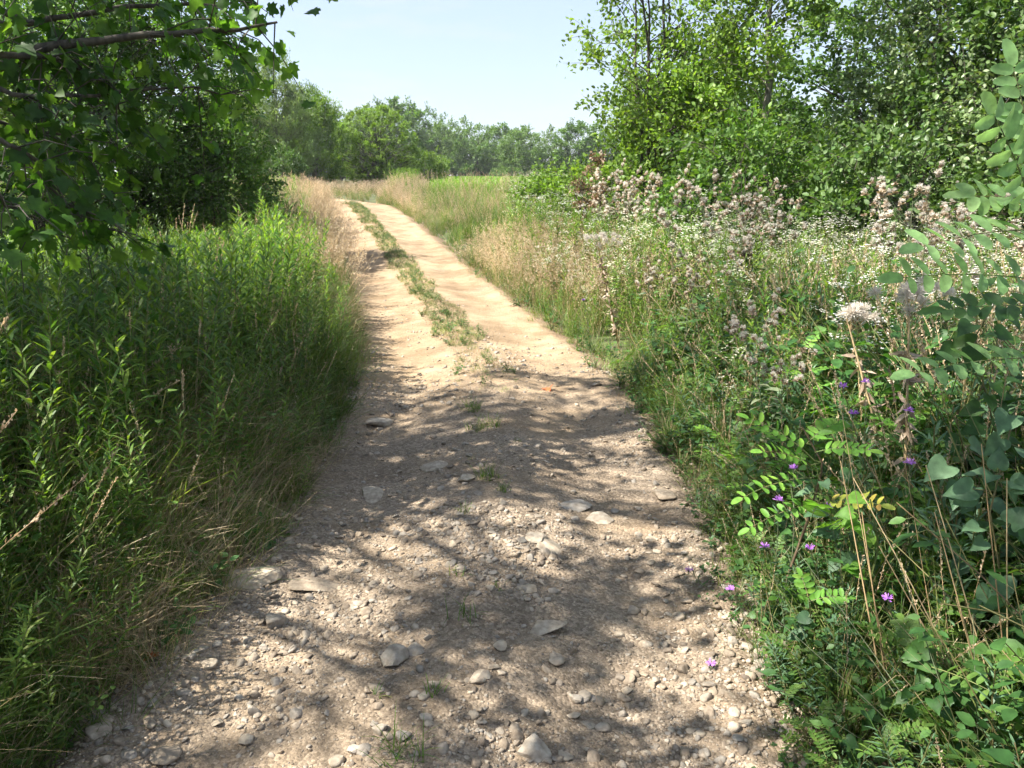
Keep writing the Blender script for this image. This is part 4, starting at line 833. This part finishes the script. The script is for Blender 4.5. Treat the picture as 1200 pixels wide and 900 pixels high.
# ================================================================== GRAVEL (uncountable) and single stones
GK = []
for i in range(10):
    mb = MB(); V, Fc = rock(ICO2, rng.uniform(0.35, 0.7), 10, rng.uniform(1, 1.6)); mb.raw(V, Fc, 'gravel', rng.random()); GK.append(mb.mesh('gravel_kit'))
GS = []
for i in range(8):
    mb = MB(); V, Fc = rock(ico(1), rng.uniform(0.4, 0.8), 5, rng.uniform(1, 1.7)); mb.raw(V, Fc, 'gravel', rng.random()); GS.append(mb.mesh('chip_kit'))
n = 200000
gxx = rng.uniform(-1.6, 1.4, n); gyy = 1.3 + 8.4 * rng.random(n) ** 1.9; d, s = road_pos(gxx, gyy)
den = np.clip(0.35 + 1.6 * fbm(gxx, gyy, 1.3, 61, 3), 0.1, 1) * np.where(gyy > 5, np.exp(-(gyy - 5) * 0.8) + 0.04, 1) * np.where(np.abs(d) < 1.15, 1, .3) * (1 - 0.65 * np.exp(-((d - 0.5) / 0.22) ** 2)) * (1 - 0.35 * np.exp(-((d + 0.62) / 0.2) ** 2))
k = rng.random(n) < den; gxx, gyy = gxx[k], gyy[k]; n = len(gxx); print('gravel', n)
size = 0.0038 * (1 + rng.pareto(2.1, n)); size = np.clip(size, 0.003, 0.022); big = size > 0.0068
scatter('gravel', np.column_stack([gxx, gyy, road_z(gxx, gyy) + size * 0.1]), np.column_stack([rng.normal(size=n) * .3, rng.normal(size=n) * .3, rng.random(n) * 6.28]),
        np.column_stack([size] * 3), np.where(big, rng.integers(0, 10, n), rng.integers(10, 18, n)), GK + GS, 'loose angular gravel and small chips over the near track', 'gravel')

def stone(px, py, wpx, label, flat=0.5, elong=1.3, sink=0.25, grp=None, rot=None, mat='stone', cuts=13):
    g = G(px, py); depth = g[1] * math.cos(PITCH) + (CH - g[2]) * math.sin(PITCH); r = wpx / F * depth / 2
    mb = MB(); V, Fc = rock(ICO3 if wpx < 22 else ICO4, flat, cuts, elong, 0.008); V = V + unit(V) * (fbm(V[:, 0] * 9, V[:, 1] * 9 + V[:, 2] * 7, 1.0, 5, 2) * .02)[:, None]; mb.raw(V * r * 1.08, Fc, mat, rng.random())
    o = mb.build('stone'); o.location = (g[0], g[1], g[2] + r * flat * (0.62 - sink * 1.7)); o.rotation_euler = (rng.normal() * .08, rng.normal() * .08, rng.normal() * 0.3 if rot is None else rot)
    return tag(o, label, 'stone', grp or 'stones bedded in the gravel track')
ST = [(290, 682, 72, 'large flat half buried grey stone at the left edge of the track', .28, .3), (370, 686, 58, 'long low stone just right of the large flat one at the left edge', .22, .3),
 (325, 733, 27, 'brown rounded stone lying in a sun patch on the left', .6, .15), (233, 732, 16, 'small pale stone below the large flat stone on the left', .6, .2), (234, 765, 20, 'flat grey stone near the left bank above the dead leaf', .45, .2),
 (245, 781, 20, 'sunlit stone left of the middle in a bright patch', .5, .2), (178, 849, 22, 'tilted grey stone left of the bottom left sun patch', .5, .2), (117, 857, 27, 'pale stone with sunny top beside the dry grass tuft', .55, .15),
 (190, 886, 40, 'broad flat slab at the bottom left edge of the picture', .35, .3), (290, 870, 20, 'whitish stone at the bottom between slab and gravel ridge', .5, .2), (255, 847, 17, 'small flat grey stone above the whitish bottom stone', .45, .2),
 (436, 583, 50, 'flat pale slab bedded in the left wheel rut', .3, .3), (447, 498, 34, 'whitish rock at the crest of the left wheel rut', .4, .25), (507, 548, 34, 'flat pale rock beside the middle grass tufts', .35, .3),
 (545, 563, 22, 'small rock against the middle grass tufts', .5, .25), (460, 775, 31, 'pale yellow angular stone in the middle gravel', .65, .1), (485, 765, 23, 'grey stone touching the pale yellow stone', .55, .15),
 (441, 809, 23, 'flat light stone below the pale yellow stone', .45, .15), (446, 858, 19, 'light stone in the bottom middle gravel ridge', .6, .15), (473, 865, 18, 'squarish tan stone above the bottom grass tuft', .65, .1),
 (501, 844, 18, 'round pale stone in the sunny patch near the bottom middle', .7, .15), (415, 881, 22, 'brownish stone left of the bottom grass tuft', .6, .15), (394, 892, 20, 'stone at the bottom edge left of the grass tuft', .6, .15),
 (562, 795, 24, 'grey flattened stone right of the sunny middle patch', .45, .2), (578, 784, 15, 'small rounded stone above the grey flattened one', .6, .2), (586, 761, 15, 'brown upright stone left of the large middle slab', .9, .1),
 (637, 738, 54, 'large flat slab in the middle with a sunlit lower edge', .3, .25), (651, 777, 21, 'lone light grey stone below the large middle slab', .5, .1), (676, 822, 17, 'reddish grey stone right of the middle near the bottom', .7, .1),
 (672, 840, 17, 'flat stone just below the reddish grey one', .45, .15), (688, 850, 18, 'blue grey flat stone right of the bottom middle', .3, .3), (624, 884, 33, 'pale knobbly stone at the bottom right of the middle', .6, .15),
 (662, 888, 20, 'thin grey stone right of the pale knobbly stone', .45, .15), (743, 717, 16, 'small sunlit stone in the right wheel rut', .6, .15), (742, 690, 12, 'tiny pale stone above the small sunlit one on the right', .6, .15),
 (673, 594, 44, 'flat bluish slab in the right wheel rut', .25, .3), (703, 607, 32, 'pale slab touching the bluish slab in the right rut', .25, .3), (626, 630, 30, 'whitish flat rock left of the right rut', .3, .25),
 (648, 643, 38, 'long sunlit flat rock in the middle of the track', .25, .25), (617, 690, 30, 'grey flat rock above the large middle slab', .3, .3), (763, 634, 14, 'small brown stone near the right edge', .6, .15),
 (777, 582, 26, 'pale flat stone near the right bank', .35, .25), (735, 812, 14, 'small dull stone alone in the lower right gravel', .6, .15), (852, 724, 16, 'dark stone at the right margin by the knapweed', .6, .15),
 (366, 541, 14, 'small dark stone at the foot of the left bank', .6, .15), (700, 452, 12, 'reddish pebble right of the orange dead leaf', .6, .15), (575, 690, 12, 'small pale pebble left of the grey flat rock', .6, .1)]
for (px, py, w, lab, fl_, sk) in ST: stone(px, py, w, lab, fl_, rng.uniform(1.0, 1.5), sk)

# dead leaves on the track
def dead_leaf(px, py, size, label, mat='redleaf', name='dead_leaf', shape=MAPLE):
    g = G(px, py); mb = MB(); V, Fc = shape; V = np.array(V) * size; V[:, 1] -= .4 * size; V[:, 2] += 0.5 * V[:, 0] ** 2 / size + 0.08 * size * np.sin(V[:, 1] / size * 5)
    mb.raw(V, Fc, mat, 0.4); o = mb.build(name); o.location = (g[0], g[1], g[2] + 0.012); o.rotation_euler = (rng.normal() * .25, rng.normal() * .25, rng.random() * 6.28)
    return tag(o, label, 'fallen leaf')
dead_leaf(643, 457, 0.085, 'curled orange red dead leaf lying on the sunny sand')
dead_leaf(178, 775, 0.05, 'dark red fallen leaf among stones by the left bank')
dead_leaf(75, 870, 0.05, 'pale green fallen leaf beside the dry grass tuft', 'bluegreen', 'fallen_leaf', OVAL)
dead_leaf(316, 643, 0.07, 'blue green fallen leaf at the foot of the left bank', 'bluegreen', 'fallen_leaf', OVAL)
dead_leaf(228, 707, 0.045, 'tan curled leaf beside the large flat stone', 'dead')
dead_leaf(770, 524, 0.07, 'brown dead leaf at the foot of the right bank', 'dead')

# ================================================================== SINGLE PLANTS
def plant(name, cat, label, parts, loc, group=None, rotz=0, scale=1.0, tilt=(0, 0)):
    r = thing(name, label, cat, tuple(loc), group, rotz, scale); r.rotation_euler = (tilt[0], tilt[1], rotz)
    for k, mb in parts.items(): mb.build(k, r)
    return r
def place(proto, x, y, rot, sc, label, group, z=None, lean=0.08):
    o = copy_tree(proto); o.location = (x, y, gp(x, y)[2] if z is None else z); o.scale = (sc, sc, sc); o.rotation_euler = (rng.normal() * lean, rng.normal() * lean, rot)
    o['label'] = label; o['group'] = group; return o
def many(name, cat, label, group, tmpl, pts, scf, lean=0.08, first=None):
    protos_ = []
    for i, (x, y, dd) in enumerate(pts):
        k = i % len(tmpl)
        if i < len(tmpl):
            o = plant(name, cat, label, tmpl[k], gp(x, y), group, rng.random() * 6.28, scf(dd)); protos_.append(o)
        else: place(protos_[k], x, y, rng.random() * 6.28, scf(dd) * rng.uniform(.9, 1.1), label, group, lean=lean)
# goldenrods that stand clear at the front of the left bank
xy, d = sample(900, -3.4, -0.6, 1.8, 11, lambda x, y, d: (d < -1.15) & (d > -1.9)); pts = np.column_stack([xy, d])[:120]
many('goldenrod_plant', 'goldenrod', 'tall unopened goldenrod stalk in the front rank of the left bank', 'goldenrod stalks fronting the left bank', [t_goldenrod(nl=64) for _ in range(4)], pts, lambda d: float(hl(d)) * 1.08)
# the spike leaning out over the track
g = G(428, 395); parts = t_goldenrod(0.93, 50, 'rod', 0.075); plant('goldenrod_plant', 'goldenrod', 'lone dark goldenrod spike leaning out over the left edge of the sunny track', parts, (-1.34, 6.3, gp(-1.34, 6.3)[2]), None, 0.5, 1.0)
# white flowered plants and thistles of the right side
xy, d = sample(700, 0.5, 7, 3.6, 12, lambda x, y, d: (d > 1.25) & (d < 4.5)); pts = np.column_stack([xy, d])[:90]
many('white_aster', 'white aster', 'bushy white flowered aster standing in the weeds right of the track', 'white asters right of the track', [t_aster(1.0) for _ in range(3)] + [t_aster(0.9, fm='cream')], pts, lambda d: float(hr(d)) * 1.05)
xy, d = sample(1600, 0.6, 8, 3.4, 11.5, lambda x, y, d: (d > 1.3) & (d < 5.0) & (x > -.02 * y + 1.2) & (vnoise(x * .9, y * .9, 52) > 0.06)); pts = np.column_stack([xy, d])[:56]
many('thistle_plant', 'thistle', 'seeding thistle with brown heads and pale down right of the track', 'seeding thistles right of the track', [t_thistle(1.15, 11, 0.85, 1.0) for _ in range(4)], pts, lambda d: float(hr(d)) * 1.08)
# pinkish thistle stand under the trees on the right
many('thistle_plant', 'thistle', 'seeding thistle with pinkish heads in the stand below the dark right trees', 'thistles below the right trees', [t_thistle(1.25, 14, 0.6, 1.15) for _ in range(3)],
     [(rng.uniform(3.2, 6.2), rng.uniform(5.6, 8.2), 3) for _ in range(22)], lambda d: 0.92)
# the big leaning stalk with the fluffy top
def fluffy_stalk(base, top, label, w=1.0):
    base = np.array(base); top = np.array(top); r = thing('leaning_thistle', label, 'thistle', tuple(base)); st = MB(); hd = MB(); t = np.linspace(0, 1, 7)[:, None]
    p = (top - base) * t; st.tube(p, np.linspace(0.008, 0.003, 7), 'drystem', 6)
    m = 90; q = along(p, rng.uniform(0.15, 0.85, m)); st.rep(LANCE, q, frames(rand_dir(m) + [0, 0, -.4], rand_dir(m)), np.array([[.12, .07, .07]] * m), 'bract')
    for i in range(14):
        e = p[-1] + rng.normal(size=3) * [0.07, 0.05, 0.035] * w + [0.03, 0, 0.02]; st.tube([p[-1] * .94, e], 0.0012, 'drystem', 3); fluffball(hd, e, 0.036, n=130)
    st.build('stem', r); hd.build('seed_heads', r)
fluffy_stalk(gp(1.0, 7.0), P(700, 285, 6.9), 'brown leaning thistle stalk crowned with a pale fluffy tuft')
fluffy_stalk(gp(1.55, 2.75), P(1066, 350, 2.9), 'greyish thistle stalk with a shaggy downy head near the right edge', 0.8)
fluffy_stalk(gp(1.75, 3.1), P(992, 372, 3.3), 'short thistle stalk with one small white tuft on the right', 0.35)

# knapweed flowers
KN = [(988, 453, 2.6, 'purple knapweed flower beside the pale timothy head'), (1000, 485, 2.6, 'purple knapweed flower just below the one by the timothy head'), (1065, 482, 2.6, 'purple knapweed flower right of the tall timothy stalk'),
      (1066, 543, 2.3, 'small purple knapweed flower left of the large heart shaped leaf'), (930, 549, 2.5, 'knapweed flower among the bright pinnate leaves'), (912, 586, 2.5, 'large lilac knapweed flower at the left of the bright pinnate leaves'),
      (970, 595, 2.3, 'lilac knapweed flower under the yellowing leaf'), (896, 641, 2.4, 'knapweed flower near the track edge left of another at equal height'), (949, 643, 2.3, 'pale knapweed flower right of the one by the track edge'),
      (856, 691, 2.5, 'knapweed flower overhanging the right track margin'), (1040, 702, 2.0, 'knapweed flower among the silvery stems at lower right'), (807, 668, 2.7, 'tiny pink knapweed flower standing over the track gravel'),
      (833, 778, 2.2, 'knapweed flower over the sandy bottom right margin'), (836, 856, 1.95, 'blue violet knapweed flower near the bottom margin'), (893, 877, 1.85, 'small violet knapweed flower in the grass at bottom right'),
      (803, 890, 1.9, 'pink knapweed flower at the bottom edge, left of its twin'), (826, 892, 1.9, 'pink knapweed flower at the bottom edge, right of its twin'), (1015, 448, 3.0, 'faint purple knapweed flower behind the timothy heads'), (684, 352, 5.6, 'pink knapweed flower at the foot of the leaning thistle')]
def knapweed(px, py, Y, label):
    top = P(px, py, Y); b = np.array(gp(top[0] + rng.uniform(0.02, 0.14), Y + rng.uniform(-.05, .12)))
    if top[2] - b[2] < 0.06: top[2] = b[2] + 0.06
    r = thing('knapweed', label, 'knapweed', tuple(b), 'purple knapweed flowers'); st = MB(); fl_ = MB(); h = top - b; t = np.linspace(0, 1, 7)[:, None]
    p = h * t + np.array([0.02, 0.01, 0]) * np.sin(t * PI); st.tube(p, np.linspace(0.0018, 0.001, 7), 'wiry', 4)
    for k in range(5):
        a = along(p, [rng.uniform(.3, .85)])[0]; e = a + np.array([rng.normal() * .06, rng.normal() * .06, rng.uniform(.04, .14)]) * min(1, h[2] / .3); st.tube([a, (a + e) / 2, e], 0.0009, 'wiry', 3)
        st.rep(OVAL, [e], frames([[0, 0, 1]], rand_dir(1)), 0.009, 'thistle')
    m = 22; L = 0.045 * rng.uniform(.5, 1.1, m); st.rep(LANCE, along(p, rng.uniform(.02, .95, m)), frames(rand_dir(m) + [0, 0, .5], rand_dir(m)), np.stack([L * .8, L, L], 1), 'bluegreen')
    c = p[-1]; m = 8; st.rep(OVAL, np.repeat([c - [0, 0, .009]], m, 0), frames(rand_dir(m) * [1, 1, .3] + [0, 0, 1.1], rand_dir(m)), 0.012, 'thistle')
    m = 34; az = rng.random(m) * 6.28; el = rng.uniform(0.0, 1.4, m); dd = np.stack([np.cos(az), np.sin(az), el], 1)
    fl_.rep(([(0, 0, 0), (.09, .75, 0), (.05, 1, .05), (-.05, 1, .05), (-.09, .75, 0)], [(0, 1, 2, 3, 4)]), np.repeat([c], m, 0), frames(dd, rand_dir(m)), 0.019 * rng.uniform(.7, 1.1, m), 'purple')
    st.build('stem', r); fl_.build('flower', r)
for k in KN: knapweed(*k)

# timothy and dry grass stalks
def stalk_bunch(name, label, cat, base, tops, rad, mat, head=None, bow=0.03, group=None):
    base = np.array(base); r = thing(name, label, cat, tuple(base), group); st = MB()
    for tp_ in tops:
        h = np.array(tp_) - base; t = np.linspace(0, 1, 9)[:, None]; o0 = np.array([rng.normal() * .015, rng.normal() * .015, 0])
        p = o0 * (1 - t) + h * t + np.array([-0.3, 0, 1]) * np.sin(t * PI) * bow * np.linalg.norm(h); st.tube(p, np.linspace(rad, rad * .45, 9), mat, 4)
        if head:
            hb = MB(); m = 90; q = along(p, 1 - 0.11 * rng.random(m)) ; u = unit(p[-1] - p[-2]); hb.rep(DIA, q, frames(u + rand_dir(m) * .9, rand_dir(m)), 0.0085, head); hb.build('seed_head', r)
    m = 14; bl = MB(); blades(bl, m, 0.03, 0.3, 0.005, 'drygrass', 1.0, 0.6)
    st.build('stem', r); bl.build('blades', r)
stalk_bunch('timothy_grass', 'timothy grass stalk with pale slanting seed head above the purple flowers', 'timothy grass', gp(1.15, 1.95), [P(978, 436, 2.2)], 0.0014, 'drystem', 'panicle')
stalk_bunch('timothy_grass', 'timothy grass stalk with brown upright seed head at the centre right', 'timothy grass', gp(1.3, 1.9), [P(1042, 430, 2.2)], 0.0014, 'drystem', 'bract')
stalk_bunch('dry_grass_stalks', 'fan of tan dry stalks rising from the bottom right corner', 'dry stalks', gp(1.34, 1.72), [P(1000, 560, 1.95), P(1085, 545, 1.9), P(1150, 520, 1.85), P(1095, 600, 1.75), P(1120, 700, 1.7), P(1180, 560, 1.8), P(1030, 640, 1.85)], 0.0026, 'drystem')
stalk_bunch('dry_grass_stalks', 'pair of reddish dry stems left of the fan of stalks', 'dry stalks', gp(1.12, 1.95), [P(985, 540, 2.15), P(1010, 600, 2.0)], 0.003, 'drystem')
stalk_bunch('silvery_stems', 'silvery green wiry stems leaning out at the bottom right', 'wild stems', gp(1.2, 1.6), [P(930, 640, 2.0), P(985, 720, 1.9), P(900, 800, 1.85), P(1050, 650, 1.85), P(1140, 720, 1.7), P(880, 700, 2.0)], 0.0016, 'wiry')
stalk_bunch('grass_stalks', 'long bowed straw crossing the dark left bank', 'dry stalks', gp(-1.75, 2.6), [P(245, 650, 2.6)], 0.0013, 'drystem', bow=.12)
for i, (px, py, Y, lab) in enumerate([(75, 395, 2.9, 'pale tilted seed head at far left above the dark weeds'), (152, 362, 3.2, 'tan seed head leaning right in the dark left weeds'), (235, 375, 3.6, 'thin straw seed head leaning over the left bank'),
                                  (215, 440, 3.2, 'upright pinkish seed head in the middle of the left bank'), (330, 430, 4.2, 'short tan seed head near the right side of the left bank'), (60, 555, 2.6, 'drooping seed head low at far left'), (255, 470, 3.4, 'slanting straw seed head low in the left bank')]):
    t = P(px, py, Y); stalk_bunch('foxtail_grass', lab, 'seeding grass', gp(t[0] - .12, Y + .1), [t], 0.0014, 'drystem', 'panicle', bow=.06, group='seeding grass heads in the left bank')

# dry tuft bottom left
r = thing('dry_grass_tuft', 'large tan tuft of dead grass at the bottom left corner', 'grass tuft', tuple(G(25, 850)), rotz=0)
mb = MB(); blades(mb, 260, 0.10, 0.34, 0.0045, 'drygrass', 1.5, 1.1, seg=6); mb.build('blades', r)
# tufts growing in the track
for (px, py, s, lab, mt, n_) in [(468, 893, 1.0, 'green grass tuft at the bottom edge of the track', 'grass', 42), (552, 480, .9, 'grass tuft at the near end of the middle strip', 'grass', 60), (575, 500, .9, 'grass tuft just below the near end of the middle strip', 'grass', 60),
                                (556, 505, .8, 'sparse tuft left of the middle of the track', 'grass', 44), (572, 560, .9, 'dark grass tuft on the shaded middle ridge', 'grass', 60), (545, 600, .5, 'small thin tuft below the shaded ridge', 'grass', 24),
                                (543, 725, .8, 'thin wispy grass tuft in the middle gravel', 'grass', 20), (536, 672, .5, 'tiny grass tuft in the gravel above the wispy one', 'grass', 16), (510, 815, .5, 'tiny tuft in the sunny patch at the bottom middle', 'grass', 16),
                                (590, 575, .6, 'small tuft right of the shaded ridge', 'grass', 30), (585, 690, .4, 'tiny green sprig beside the pale pebble', 'grass', 14), (445, 815, .4, 'tiny sprig in the left gravel ridge', 'grass', 10)]:
    r = thing('grass_tuft', lab, 'grass tuft', tuple(G(px, py) - [0, 0, .005]), 'grass tufts growing in the track'); mb = MB(); blades(mb, n_, 0.07 * s, 0.13 * s, 0.0035, mt, 0.8, 0.9); mb.build('blades', r)

# locust saplings with compound leaves (each leaf a part)
def sapling(label, base, stem_pts, leaves, leaf, L, npair, mat='locust', sag=.25, rad=.006, bark='twig'):
    base = np.array(base); r = thing('locust_sapling', label, 'locust sapling', tuple(base)); st = MB(); p = np.array(stem_pts) - base
    p = np.vstack([[0, 0, -.03], p]); t = np.linspace(0, 1, len(p)); tt = np.linspace(0, 1, 14); q = np.stack([np.interp(tt, t, p[:, i]) for i in range(3)], 1); st.tube(q, np.linspace(rad, rad * .35, 14), bark, 6)
    for it in leaves:
        a, e = np.array(it[0]) - base, np.array(it[1]) - base; up = it[2] if len(it) > 2 else (0, -.3, 1); m_ = it[3] if len(it) > 3 else mat
        k = int(np.argmin(np.linalg.norm(q - a, axis=1))); lf = MB()
        if np.linalg.norm(q[k] - a) > .01: st.tube([q[k], a], .0015, 'rodstem', 4)
        pinnate(lf, lf, a, e - a, up, np.linalg.norm(e - a), npair, leaf, m_, sag=sag); lf.build('compound_leaf', r)
    st.build('stem', r)
FC = (0, -1, .35)
Pp = P
sapling('tall locust sapling with large pale leaflets at the right edge', gp(1.62, 2.15), [Pp(1235, 400, 2.15), Pp(1222, 260, 2.1), Pp(1205, 200, 2.05)],
        [(Pp(1212, 250, 2.05), Pp(1168, 108, 1.9), FC, 'locustpale'), (Pp(1215, 205, 2.05), Pp(1190, 60, 2.1), FC, 'locustpale'), (Pp(1225, 270, 2.08), Pp(1085, 262, 1.9), (0, -.6, 1), 'locustpale'), (Pp(1228, 330, 2.1), Pp(1062, 300, 2.0), (0, -.8, .8), 'locustpale'),
         (Pp(1230, 240, 2.1), Pp(1140, 218, 2.1), (0, -.6, 1), 'locustpale'), (Pp(1232, 420, 2.15), Pp(1075, 412, 2.0), (0, -.5, 1), 'locustpale'), (Pp(1232, 200, 2.15), Pp(1280, 90, 2.1), FC, 'locust'), (Pp(1232, 360, 2.15), Pp(1110, 350, 2.2), (0, -.5, 1), 'forb')],
        0.078, .25, 7, 'locustpale', sag=.12)
b = G(935, 700)
sapling('small locust sapling with bright yellow green leaflets in the right tangle', (0.93, 2.5, gp(.93, 2.5)[2]), [Pp(950, 600, 2.45), Pp(965, 545, 2.4), Pp(940, 500, 2.4)],
        [(Pp(955, 540, 2.4), Pp(880, 465, 2.45)), (Pp(955, 530, 2.4), Pp(1020, 512, 2.3)), (Pp(950, 560, 2.4), Pp(872, 560, 2.3)), (Pp(950, 545, 2.4), Pp(895, 510, 2.35)), (Pp(960, 590, 2.4), Pp(1035, 572, 2.25), (0, -.5, 1), 'yellowleaf'),
         (Pp(955, 590, 2.4), Pp(880, 600, 2.35)), (Pp(950, 610, 2.35), Pp(965, 560, 2.1)), (Pp(945, 520, 2.4), Pp(985, 480, 2.5)), (Pp(955, 620, 2.35), Pp(1000, 600, 2.2))], 0.046, .2, 7)
sapling('low locust sprout with a fan of light leaflets near the track', (0.93, 2.2, gp(.93, 2.2)[2]), [Pp(950, 720, 2.15)], [(Pp(948, 700, 2.12), Pp(912, 685, 2.05)), (Pp(948, 705, 2.12), Pp(990, 690, 2.1)), (Pp(950, 712, 2.12), Pp(940, 665, 2.2))], .036, .12, 5)
# locust sprouts further along the right bank
for (px, py, Y, lab) in [(905, 505, 3.2, 'feathery locust sprout left of the bright sapling'), (850, 520, 3.7, 'dark feathery sprout overhanging the right margin'), (800, 480, 4.4, 'feathery sprout at the bend of the right margin'), (960, 420, 3.6, 'tall feathery sprout between thistles and timothy'), (1090, 470, 2.9, 'feathery sprout behind the large heart shaped leaf')]:
    t = P(px, py, Y); x = max(t[0], 0.85); g = gp(x + .05, Y + .05); parts = t_pinnate(max(.25, t[2] - g[2]), 9, 'locust', .036, .22, 8); plant('locust_sprout', 'locust sprout', lab, parts, g, 'feathery locust sprouts on the right bank')
# big heart leaved vines at the right edge
def vine(label, base, pts, n_, leaf, mat='bluegreen'):
    base = np.array(base); r = thing('broad_leaved_plant', label, 'broad leaved plant', tuple(base), 'broad leaved plants at the right edge'); st = MB(); lf = MB(); p = np.vstack([[0, 0, -.02], np.array(pts) - base])
    t = np.linspace(0, 1, len(p)); tt = np.linspace(0, 1, 16); q = np.stack([np.interp(tt, t, p[:, i]) for i in range(3)], 1); st.tube(q, np.linspace(.004, .002, 16), 'rodstem', 5)
    a = along(q, rng.uniform(.3, 1, n_)); d = unit(rand_dir(n_) * [1, .7, .5] + [-.3, -.4, -.1]); e = a + d * rng.uniform(.03, .08, n_)[:, None]
    for u, v in zip(a, e): st.tube([u, v], .0012, 'rodstem', 3)
    lf.rep(HEART, e, frames(d + [0, 0, -.3], rand_dir(n_) * .5 + [0, -.6, 1]), leaf * rng.uniform(.6, 1.15, n_), mat); st.build('stem', r); lf.build('leaves', r)
vine('climber with a large blue green heart shaped leaf at mid right', gp(1.5, 2.2), [P(1150, 600, 2.15), P(1110, 500, 2.15)], 9, .085)
vine('climber with broad shaded leaves low at the right edge', gp(1.45, 1.95), [P(1180, 720, 1.95), P(1160, 600, 2.0), P(1190, 480, 2.1)], 18, .075)
vine('tall plant with broad green leaves below the pale locust leaflets', gp(1.75, 2.5), [P(1170, 520, 2.5), P(1140, 400, 2.5), P(1180, 330, 2.5)], 30, .07, 'forb')
vine('broad leaved plant in front of the bright locust sapling stem', gp(1.05, 2.3), [P(1000, 640, 2.3), P(960, 560, 2.4)], 14, .065, 'bluegreen')
vine('plant with light green broad leaves below the yellowing leaf', gp(1.1, 2.2), [P(1030, 640, 2.2), P(1020, 585, 2.2)], 9, .06, 'locust')
vine('broad leaved plant deep in the bottom right tangle', gp(1.35, 1.75), [P(1120, 800, 1.75), P(1090, 730, 1.8)], 16, .065, 'forb')
vine('broad leaved plant under the low locust sprout', gp(1.0, 2.15), [P(985, 760, 2.1), P(960, 715, 2.15)], 10, .06, 'bluegreen')
print('objects', len(bpy.data.objects))
